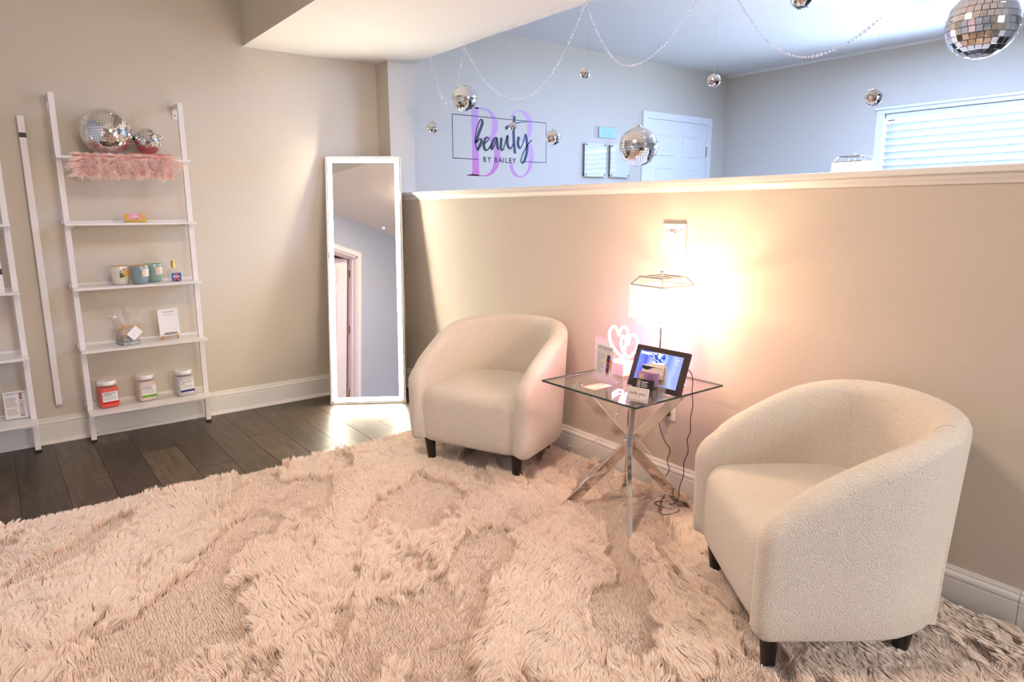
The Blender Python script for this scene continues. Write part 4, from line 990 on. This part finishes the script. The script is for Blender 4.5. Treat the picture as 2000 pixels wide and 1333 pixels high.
# serum card and a box on the left shelf
sc_ = thing('product_card', 'white product card with pictured serum bottle, left shelf lowest board', 'card', (0.0286, YB-0.095, ZS(0)), R(-91.3+90))
P = PANEL(16)
B().box(-0.056, 0.056, -0.012, 0.062, 0, 0.003).end('base', ACRYL, sc_)
q = B().box(-0.051, 0.051, 0.003, 0.140, -0.002, 0).end('card', PAPER, sc_, M=P)
text('Rejuvenate the Serum', 0.0095, INK, q, T(-0.044, 0.130, 0.0003), align='LEFT', bold=0.0001)
b = B(); lines(b, -0.044, 0.0, [0.122], 0.001); lines(b, -0.044, 0.006, [0.108-0.0055*k for k in range(9)], 0.0018); lines(b, -0.042, 0.006, [0.050-0.0055*k for k in range(6)], 0.0018); b.end('small_print', GREYINK, q)
COP = mat('copper_print', (0.6, 0.28, 0.22), 0.4)
B().box(0.012, 0.028, 0.096, 0.130, 0, 0.0003).end('picture_cap', COP, q); B().box(0.0175, 0.0215, 0.096, 0.130, 0.0003, 0.0005).tube([(0.016, 0.062, 0.0004), (0.019, 0.076, 0.0004)], 0.0007, 4).tube([(0.020, 0.060, 0.0004), (0.023, 0.076, 0.0004)], 0.0007, 4).end('picture_detail', mat('brown_print', (0.08, 0.02, 0.015), 0.5), q)
B().prism(rrect(0.020, 0.082, 0.004, cx=0.0205, cy=0.052), 0, 0.0002).end('picture_bottle', mat('lilac_print', (0.56, 0.46, 0.47), 0.5), q); B().prism(rrect(0.0196, 0.008, 0.003, cx=0.0205, cy=0.017), 0.0002, 0.0004).end('picture_liquid', GREYINK, q)
bx_ = thing('product_box', 'pale box with a plum stripe cut off at the picture edge', 'box', (-0.005, YB-0.135, ZS(2)), R(6))
B().box(-0.05, 0.05, -0.03, 0.03, 0, 0.138).end('carton', PAPER, bx_, bevel=0.001); B().box(-0.05, 0.0505, -0.0306, 0.0306, 0.085, 0.112).end('stripe', mat('plum_ink', (0.07, 0.015, 0.07), 0.5), bx_)

# ------------------------------------------------------------------ lit floor mirror
P1, P2 = Vector((1.6045, 3.9547, 0)), Vector((1.9995, 3.6991, 0))
mw, mh, lean_ = 0.4705, 1.562, 10.0
mid = (P1+P2)/2; rz = math.atan2((P2-P1).y, (P2-P1).x)
fm = thing('floor_mirror', 'tall floor mirror with glowing light strip leaning in the corner', 'mirror', mid, rz)
PM = T(0, 0, 0.001) @ PANEL(lean_)
WFR = mat('white_frame', (0.85, 0.85, 0.84), 0.3)
out_, inn = rrect(mw, mh, 0.018, cy=mh/2), rrect(mw-0.014, mh-0.014, 0.012, cy=mh/2)
b = B(); n = len(out_)
v = [(x, y, z) for z in (-0.022, 0.004) for x, y in out_] + [(x, y, z) for z in (-0.022, 0.004) for x, y in inn]
f = []
for k in range(n):
    j = (k+1) % n
    f += [(k, j, n+j, n+k), (2*n+k, 3*n+k, 3*n+j, 2*n+j), (n+k, n+j, 3*n+j, 3*n+k), (k, 2*n+k, 2*n+j, j)]
b._add(v, f).end('frame', WFR, fm, M=PM, smooth=40)
B().prism(rrect(mw-0.014, mh-0.014, 0.012, cy=mh/2), -0.020, -0.004).end('back_board', WFR, fm, M=PM)
B().prism(rrect(mw-0.0145, mh-0.0145, 0.0115, cy=mh/2), -0.0035, 0.0005).end('mirror_glass', MIRROR, fm, M=PM)
LED = emitter('led_strip', (1.0, 0.89, 0.69), 22.0); LEDDOT = emitter('led_dots', (1.0, 0.90, 0.71), 150.0)
e0, wd = 0.014, 0.027
b = B(); xa, xb, ya, yb = -mw/2+e0, mw/2-e0, e0, mh-e0
b.box(xa, xa+wd, ya, yb, 0.0006, 0.0012).box(xb-wd, xb, ya, yb, 0.0006, 0.0012).box(xa+wd, xb-wd, ya, ya+wd, 0.0006, 0.0012).box(xa+wd, xb-wd, yb-wd, yb, 0.0006, 0.0012)
b.end('light_strip', LED, fm, M=PM)
b = B(); k = 0.019
for i in range(int((yb-ya)/k)):
    for x in (xa+wd/2, xb-wd/2): b.box(x-0.007, x+0.007, ya+k*(i+.5)-0.007, ya+k*(i+.5)+0.007, 0.0012, 0.0018)
for i in range(int((xb-xa)/k)-2):
    for y in (ya+wd/2, yb-wd/2): b.box(xa+k*(i+1.5)-0.007, xa+k*(i+1.5)+0.007, y-0.007, y+0.007, 0.0012, 0.0018)
b.end('led_dots', LEDDOT, fm, M=PM, kind='stuff')
B().tube([(0.118+0.0075*math.cos(R(a)), 1.108+0.0075*math.sin(R(a)), 0.0012) for a in range(0, 360, 20)], 0.0012, 6, closed=True).end('touch_switch', emitter('blue_ring', (0.45, 0.45, 1.0), 4.0), fm, M=PM)
for s_ in (-1, 1): B().box(s_*(mw/2-0.012)-0.014, s_*(mw/2-0.012)+0.014, -0.002, 0.022, -0.024, 0.0062).end('corner_foot', WFR, fm, M=PM, bevel=0.003)

# ------------------------------------------------------------------ wall lettering and frames on the back wall of reception
dc = thing('wall_decal', 'wall lettering', 'wall decal', (3.15, YB-0.0006, 1.70))
dc['label'] = 'shop lettering on the reception wall, black script over pink initials'
PD = PANEL(0)
def grad(name, stops, lo, hi, axis):
    m = bpy.data.materials.new(name); m.use_nodes = True; n, l = nodes_of(m); bs = n['Principled BSDF']; bs.inputs['Roughness'].default_value = 0.5
    tc = n.new('ShaderNodeTexCoord'); sp = n.new('ShaderNodeSeparateXYZ'); l.new(tc.outputs['Object'], sp.inputs[0])
    mr = n.new('ShaderNodeMapRange'); mr.inputs['From Min'].default_value = lo; mr.inputs['From Max'].default_value = hi; l.new(sp.outputs[axis], mr.inputs[0])
    cr = n.new('ShaderNodeValToRGB'); l.new(mr.outputs[0], cr.inputs[0]); e = cr.color_ramp.elements
    e[0].position = stops[0][0]; e[0].color = (*stops[0][1], 1); e[1].position = stops[-1][0]; e[1].color = (*stops[-1][1], 1)
    for p, c_ in stops[1:-1]: q_ = e.new(p); q_.color = (*c_, 1)
    l.new(cr.outputs[0], bs.inputs['Base Color']); return m
PINKB = grad('pink_vinyl', [(0, (0.62, 0.14, 0.42)), (0.5, (0.58, 0.27, 0.54)), (1, (0.56, 0.31, 0.60))], -0.25, 0.23, 1)
PINK3 = grad('lilac_vinyl', [(0, (0.64, 0.20, 0.52)), (0.4, (0.60, 0.37, 0.72)), (1, (0.60, 0.34, 0.64))], -0.25, 0.24, 1)
NAVY = grad('navy_vinyl', [(0, (0.006, 0.007, 0.012)), (0.5, (0.008, 0.012, 0.03)), (0.8, (0.015, 0.05, 0.13)), (1, (0.03, 0.10, 0.22))], -0.43, 0.44, 0)
RB = dict(
 stem=([(-0.272, 0.228), (-0.267, 0.222), (-0.268, 0.15), (-0.266, -0.064), (-0.266, -0.216), (-0.272, -0.239), (-0.316, -0.247)], [(-0.204, 0.234), (-0.205, 0.227), (-0.205, 0.154), (-0.206, -0.061), (-0.205, -0.214), (-0.204, -0.244), (-0.206, -0.25)]),
 serif=([(-0.317, 0.224), (-0.267, 0.228), (-0.204, 0.234)], [(-0.317, 0.218), (-0.267, 0.221), (-0.204, 0.226)]),
 foot=([(-0.316, -0.246), (-0.27, -0.239), (-0.203, -0.243)], [(-0.316, -0.252), (-0.27, -0.251), (-0.203, -0.25)]),
 up=([(-0.221, 0.232), (-0.14, 0.233), (-0.081, 0.21), (-0.045, 0.171), (-0.031, 0.121), (-0.04, 0.069), (-0.083, 0.027), (-0.201, 0.020)], [(-0.221, 0.221), (-0.152, 0.221), (-0.107, 0.198), (-0.086, 0.159), (-0.082, 0.108), (-0.092, 0.057), (-0.122, 0.028), (-0.201, 0.017)]),
 lo=([(-0.201, 0.02), (-0.083, 0.025), (-0.034, -0.015), (-0.013, -0.065), (-0.012, -0.113), (-0.03, -0.175), (-0.067, -0.219), (-0.121, -0.248), (-0.207, -0.251)], [(-0.201, 0.017), (-0.122, 0.015), (-0.09, -0.018), (-0.071, -0.059), (-0.067, -0.11), (-0.077, -0.167), (-0.104, -0.216), (-0.146, -0.241), (-0.207, -0.244)]))
R3 = dict(
 up=([(0.087, 0.19), (0.118, 0.227), (0.176, 0.242), (0.233, 0.238), (0.273, 0.209), (0.299, 0.158), (0.295, 0.1), (0.277, 0.06), (0.233, 0.031), (0.163, 0.027)], [(0.1, 0.188), (0.125, 0.219), (0.173, 0.234), (0.208, 0.226), (0.238, 0.187), (0.25, 0.131), (0.25, 0.087), (0.24, 0.058), (0.214, 0.035), (0.163, 0.024)]),
 lo=([(0.163, 0.027), (0.24, 0.028), (0.292, -0.002), (0.314, -0.06), (0.313, -0.114), (0.287, -0.179), (0.246, -0.225), (0.181, -0.252), (0.118, -0.234), (0.085, -0.195), (0.076, -0.162), (0.09, -0.135)], [(0.163, 0.024), (0.208, 0.023), (0.24, -0.005), (0.256, -0.048), (0.264, -0.101), (0.259, -0.17), (0.233, -0.219), (0.185, -0.244), (0.14, -0.223), (0.113, -0.185), (0.107, -0.156), (0.105, -0.137)]))
def sm2(p): return [(q.x, q.y) for q in catmull([(x, y, 0) for x, y in p], 5)]
b = B()
for k, (a, c_) in RB.items():
    if k in ('up', 'lo'): a, c_ = sm2(a), sm2(c_)
    b.strip(a, c_, 0.0)
b.end('pink_letter', PINKB, dc, M=PD)
b = B()
for k, (a, c_) in R3.items(): b.strip(sm2(a), sm2(c_), 0.0)
b.end('lilac_numeral', PINK3, dc, M=PD)
ST = dict(
 b=[(-0.219, -0.068), (-0.232, -0.037), (-0.239, -0.012), (-0.236, 0.029), (-0.223, 0.085), (-0.204, 0.127), (-0.186, 0.15), (-0.173, 0.144), (-0.173, 0.123), (-0.189, 0.087), (-0.211, 0.04), (-0.23, -0.011), (-0.207, 0.008), (-0.189, 0.014), (-0.182, 0.003), (-0.189, -0.021), (-0.206, -0.047), (-0.219, -0.068)],
 e=[(-0.159, -0.018), (-0.134, -0.002), (-0.118, 0.018), (-0.126, 0.03), (-0.143, 0.023), (-0.157, -0.003), (-0.161, -0.035), (-0.15, -0.058), (-0.132, -0.061), (-0.108, -0.041), (-0.089, -0.015)],
 a=[(-0.048, 0.032), (-0.062, 0.028), (-0.08, -0.003), (-0.091, -0.036), (-0.087, -0.051), (-0.069, -0.032), (-0.052, 0.008), (-0.044, 0.033), (-0.04, -0.001), (-0.035, -0.038), (-0.024, -0.052)],
 u=[(0.001, 0.034), (-0.003, -0.004), (-0.005, -0.037), (0.003, -0.054), (0.017, -0.048), (0.035, -0.002), (0.057, 0.052), (0.059, 0.038), (0.056, -0.0), (0.066, -0.029), (0.085, -0.039), (0.101, -0.026), (0.114, 0.003)],
 t=[(0.125, 0.2), (0.121, 0.146), (0.117, 0.089), (0.118, 0.032), (0.124, -0.025), (0.13, -0.074)],
 bar=[(0.039, 0.1), (0.07, 0.121), (0.113, 0.139), (0.163, 0.153), (0.208, 0.161), (0.24, 0.162)],
 y=[(0.169, 0.051), (0.16, 0.024), (0.16, -0.012), (0.175, -0.032), (0.192, -0.021), (0.214, 0.023), (0.229, 0.072), (0.24, 0.053), (0.246, 0.015), (0.249, -0.024), (0.24, -0.078), (0.22, -0.125), (0.198, -0.14), (0.187, -0.123), (0.202, -0.08), (0.234, -0.03), (0.266, 0.009), (0.297, 0.035)])
for k, pts in ST.items():
    P3 = catmull([(x, y, 0) for x, y in pts], 7); A, Bq = [], []; n = len(P3); sm = None
    for i in range(n):
        tg = (P3[min(i+1, n-1)]-P3[max(i-1, 0)]).normalized(); wdt = 0.0050 + 0.0075*max(0.0, -tg.y)**1.2
        if k == 't': wdt = 0.0115
        if k == 'bar': wdt = 0.0125 - 0.010*min(1.0, i/(n*0.55))
        sm = wdt if sm is None else 0.7*sm+0.3*wdt
        nn_ = Vector((-tg.y, tg.x, 0))*sm; A.append((P3[i]+nn_)[:2]); Bq.append((P3[i]-nn_)[:2])
    B().strip(A, Bq, 0.0004).end('script_letter', NAVY, dc, M=PD)
b = B(); fl_ = [(-0.215, -0.131), (-0.432, -0.131), (-0.432, 0.170), (0.440, 0.170), (0.440, -0.131), (0.230, -0.131)]
for a, c_ in zip(fl_[:-1], fl_[1:]):
    x0, x1 = sorted((a[0], c_[0])); y0, y1 = sorted((a[1], c_[1])); q = 0.0028; b._add([(x0-q, y0-q, 0.0003), (x1+q, y0-q, 0.0003), (x1+q, y1+q, 0.0003), (x0-q, y1+q, 0.0003)], [(0, 1, 2, 3)])
b.end('outline', NAVY, dc, M=PD)
for ch, x in zip('BYBAILEY', (-0.156, -0.113, -0.052, -0.010, 0.0175, 0.047, 0.083, 0.121)):
    text(ch, 0.052, NAVY, dc, PD @ T(x, -0.131, 0.0004), name='letter', bold=0.0012)
STUD = mat('stud', (0.22, 0.20, 0.20), 0.3, 0.9)
def wall_frame(x0, x1, z0, z1, label, sheet, group, off=0.03, side=0.02):
    t = thing('wall_frame', label, 'frame', ((x0+x1)/2, YB, (z0+z1)/2), 0, group)
    hx, hz = (x1-x0)/2, (z1-z0)/2
    B().box(-hx, hx, -off-0.006, -off-0.002, -hz, hz).end('front_panel', ACRYL, t, bevel=0.0008)
    B().box(-hx+side, hx-side*0.6, -off-0.0018, -off+0.001, -hz+0.012, hz-0.012).end('sheet', sheet, t)
    B().box(-hx, hx, -off+0.0012, -off+0.004, -hz, hz).end('back_panel', mat('white_acrylic', (0.82, 0.82, 0.84), 0.15), t)
    for sx in (-1, 1):
        for sz in (-1, 1): B().cyl((0, 0, 0), 0.007, off+0.007, 10, M=T(sx*(hx-0.016), 0, sz*(hz-0.016)) @ Matrix.Rotation(R(90), 4, 'X')).end('stud', STUD, t)
    return t
CERT = mat('certificate_paper', (0.83, 0.83, 0.85), 0.25, coat=0.8)
f1 = wall_frame(3.985, 4.228, 1.474, 1.746, 'left one of two clear standoff frames on the reception wall', CERT, 'clear frames on the reception wall')
f2 = wall_frame(4.285, 4.522, 1.476, 1.748, 'clear standoff frame beside it, partly behind the large low ball', CERT, 'clear frames on the reception wall')
f2['label'] = 'clear standoff frame half hidden behind the large low mirror ball'
f3 = wall_frame(4.130, 4.40, 1.18, 1.432, 'clear standoff frame whose top edge just shows over the half wall', CERT, 'clear frames on the reception wall')
for f_ in (f1, f2, f3):
    lines(B(), -0.07, 0.08, [0.08, 0.065, 0.04, 0.02, 0.0, -0.02, -0.04, -0.06, -0.08], 0.004, 0.0003).end('small_print', mat('pale_print', (0.62, 0.62, 0.66), 0.6), f_, M=T(0, -0.0321, 0) @ PANEL(0))
pt = thing('permit_holder', 'clear permit holder with a light blue paper above the two frames', 'notice', (4.241, YB, 1.842))
B().box(-0.130, 0.130, -0.008, -0.001, -0.048, 0.046).end('clear_sleeve', ACRYL, pt, bevel=0.001)
q = B().box(-0.078, 0.126, -0.0095, -0.0082, -0.045, 0.040).end('permit_paper', mat('light_blue_paper', (0.46, 0.70, 0.83), 0.4), pt)
lines(B(), -0.06, 0.10, [0.026, 0.016, 0.0, -0.01, -0.02, -0.032], 0.003, 0.0003).end('small_print', mat('mid_blue_print', (0.28, 0.50, 0.62), 0.5), pt, M=T(0, -0.0097, 0) @ PANEL(0))

# ------------------------------------------------------------------ wifi board, socket and cables on the half wall
MX = Matrix.Rotation(R(-90), 4, 'Z')         # things on the half wall look towards -X
wf = thing('wifi_sign', 'small white wifi sign hanging on the half wall above the lamp', 'sign', (XR, 1.7755, 1.026), R(-90))
q = B().box(-0.055, 0.055, 0, 0.118, 0.004, 0.013).end('board', PAPER, wf, M=PANEL(0), bevel=0.0008)
BRN = mat('brown_lettering', (0.035, 0.02, 0.01), 0.6); TAN = mat('tan_lettering', (0.16, 0.085, 0.04), 0.6)
def wl(s, size, y, m, sp=0.0, x0=0.0): text(s, size, m, q, T(x0, y, 0.0134))
# script wifi: swash w-i-f-i
def stroke(pts, r, m, z=0.0134):
    P3 = catmull([(x, y, 0) for x, y in pts], 5); A, Bq = [], []
    for i in range(len(P3)):
        tg = (P3[min(i+1, len(P3)-1)]-P3[max(i-1, 0)]).normalized(); nn_ = Vector((-tg.y, tg.x, 0))*r*(0.6+0.6*abs(tg.y)); A.append((P3[i]+nn_)[:2]); Bq.append((P3[i]-nn_)[:2])
    return A, Bq
b = B()
for pts in ([(-0.036, 0.096), (-0.041, 0.092), (-0.038, 0.086), (-0.030, 0.087), (-0.022, 0.094), (-0.018, 0.098), (-0.017, 0.088), (-0.013, 0.087), (-0.010, 0.098), (-0.009, 0.088), (-0.005, 0.087), (-0.002, 0.097)],
            [(0.000, 0.097), (0.001, 0.087), (0.004, 0.087)], [(0.009, 0.103), (0.007, 0.097), (0.007, 0.083), (0.005, 0.081), (0.006, 0.087)], [(0.013, 0.097), (0.013, 0.087), (0.018, 0.086), (0.027, 0.093), (0.034, 0.099), (0.040, 0.097), (0.040, 0.093)]):
    b.strip(*stroke(pts, 0.0012, BRN), 0.0134)
for rr in (0.0025, 0.005, 0.0075): b.strip([((rr)*math.cos(R(a)), 0.106+rr*math.sin(R(a))) for a in range(45, 136, 15)], [((rr+0.0012)*math.cos(R(a)), 0.106+(rr+0.0012)*math.sin(R(a))) for a in range(45, 136, 15)], 0.0134)
b.end('script_lettering', BRN, q)
wl('NETWORK', 0.0155, 0.071, TAN); wl('PASSWORD', 0.0155, 0.036, TAN); wl('B3 wifi', 0.015, 0.053, BRN, x0=-0.012); wl('B3-20204', 0.0145, 0.018, BRN, x0=-0.006)
b = B()
for y0 in (0.045, 0.009):
    for a, c_, d, e in ((-0.046, 0.046, y0, y0+0.0006), (-0.046, 0.046, y0+0.018, y0+0.0186), (-0.046, -0.0454, y0, y0+0.0186), (0.0454, 0.046, y0, y0+0.0186)): b.box(a, c_, d, e, 0.0131, 0.0134)
b.end('writing_box', TAN, q)
so = thing('wall_socket', 'white wall socket with a black plug behind the glass table', 'socket', (XR, 1.772, 0.385), R(-90))
B().box(-0.037, 0.037, -0.060, 0.060, 0.0, 0.005).end('plate', TRIM, so, M=PANEL(0), bevel=0.002)
B().box(-0.017, 0.017, -0.034, 0.034, 0.005, 0.007).end('outlet_face', PAPER, so, M=PANEL(0), bevel=0.001)
pg = thing('power_adapter', 'black plug adapter in the wall socket with its cord hanging to the rug', 'cable', (XR-0.008, 1.775, 0.385))
B().box(-0.032, 0.0, -0.016, 0.024, -0.038, -0.004).end('adapter', BLACK, pg, bevel=0.003)
q_ = lambda pts: [(x-(XR-0.008), y-1.775, z-0.385) for x, y, z in pts]
B().tube(catmull(q_([(2.185, 1.782, 0.350), (2.172, 1.795, 0.313), (2.168, 1.765, 0.249), (2.165, 1.727, 0.214), (2.168, 1.741, 0.16), (2.160, 1.723, 0.125), (2.150, 1.735, 0.085), (2.125, 1.690, 0.058), (2.063, 1.665, 0.056), (2.002, 1.633, 0.056), (1.985, 1.60, 0.052)]), 6), 0.0018, 6).end('cord', BLACK, pg)
fc = thing('frame_cord', 'thin black cord running from the photo frame down to the rug', 'cable', (2.0, 1.6, 0))
q_ = lambda pts: [(x-2.0, y-1.6, z) for x, y, z in pts]
B().tube(catmull(q_([(1.916, 1.470, 0.645), (1.935, 1.462, 0.625), (1.952, 1.468, 0.585), (1.960, 1.475, 0.550), (1.965, 1.473, 0.50), (1.956, 1.474, 0.45), (1.963, 1.477, 0.40), (1.952, 1.481, 0.37), (1.970, 1.488, 0.32), (1.960, 1.497, 0.275), (1.972, 1.505, 0.22), (1.966, 1.515, 0.175), (1.985, 1.535, 0.11), (2.017, 1.590, 0.060), (2.013, 1.637, 0.056), (1.976, 1.642, 0.060), (1.970, 1.611, 0.058), (1.991, 1.570, 0.054)]), 6), 0.0017, 6).end('cord', BLACK, fc)
B().tube(catmull(q_([(2.012, 1.636, 0.060), (1.965, 1.605, 0.056), (1.935, 1.582, 0.054), (1.928, 1.560, 0.054), (1.955, 1.543, 0.054), (1.998, 1.541, 0.054), (2.015, 1.552, 0.054)]), 5), 0.0015, 6).end('cord', BLACK, fc)
wc = thing('white_cord', 'white lamp cord hanging under the glass and lying along baseboard', 'cable', (2.1, 2.0, 0))
q_ = lambda pts: [(x-2.1, y-2.0, z) for x, y, z in pts]
WC = mat('white_cord', (0.75, 0.70, 0.66), 0.4)
B().tube(catmull(q_([(2.165, 2.36, 0.055), (2.172, 2.28, 0.062), (2.176, 2.235, 0.093), (2.180, 2.184, 0.125), (2.182, 2.150, 0.152), (2.185, 2.115, 0.176), (2.186, 2.03, 0.215), (2.18, 1.95, 0.22), (2.172, 1.87, 0.18), (2.165, 1.82, 0.15), (2.150, 1.80, 0.10), (2.10, 1.83, 0.058)]), 6), 0.0016, 6).end('cord', WC, wc)
us = thing('usb_plug_cord', 'short white cord with a plug dangling beneath the glass top', 'cable', (1.985, 1.87, G0))
q_ = lambda pts: [(x-1.985, y-1.87, z-G0) for x, y, z in pts]
B().tube(catmull(q_([(1.995, 1.84, 0.528), (1.998, 1.845, 0.47), (2.0, 1.851, 0.43), (2.0, 1.868, 0.385), (2.0, 1.878, 0.362)]), 5), 0.0012, 6).end('cord', WC, us)
B().bar(q_([(2.0, 1.878, 0.364)])[0], q_([(2.0, 1.884, 0.342)])[0], 0.012, 0.007, (0, 1, 0)).end('plug', PAPER, us)

# ------------------------------------------------------------------ ceiling light of the reception room, then added hall and room fill lights
cl = thing('ceiling_light', 'long white ceiling light box on the reception ceiling', 'ceiling light', (4.10, 2.12, CZ))
B().box(-0.60, 0.60, -0.185, 0.185, -0.066, 0).end('housing', DOORW, cl, bevel=0.004)
B().box(-0.585, 0.585, -0.17, 0.17, -0.069, -0.0655).end('diffuser', emitter('ceiling_diffuser', (0.36, 0.54, 1.0), 112.0), cl)
hl = thing('hall_pink_fill', 'added pink glow tube in the hall, tinting the open door', 'lamp', (-1.15, 2.72, 0.0))  # unseen pink light added to colour the door slab
B().cyl((0, 0, 0), 0.10, 0.02, 20).cyl((0, 0, 0.02), 0.012, 0.95, 10).end('stand', BLACK, hl)
B().cyl((0, 0, 0.97), 0.02, 0.5, 12).end('glow_tube', emitter('magenta_tube', (1.0, 0.06, 0.62), 60.0), hl)

rc = thing('ceiling_light', 'added round fill light on the lower ceiling above the rug', 'ceiling light', (0.50, 1.45, CZ))  # unseen fixture added as fill for the rug and room
B().lathe([(0.0001, 0), (0.24, 0), (0.24, -0.022), (0.225, -0.03), (0.0001, -0.03)], 32).end('rim', DOORW, rc, smooth=40)
B().lathe([(0.222, -0.0305), (0.21, -0.05), (0.14, -0.066), (0.0001, -0.072)], 32).end('diffuser', emitter('room_fill', (1.0, 0.765, 0.57), 66.0), rc, smooth=60)
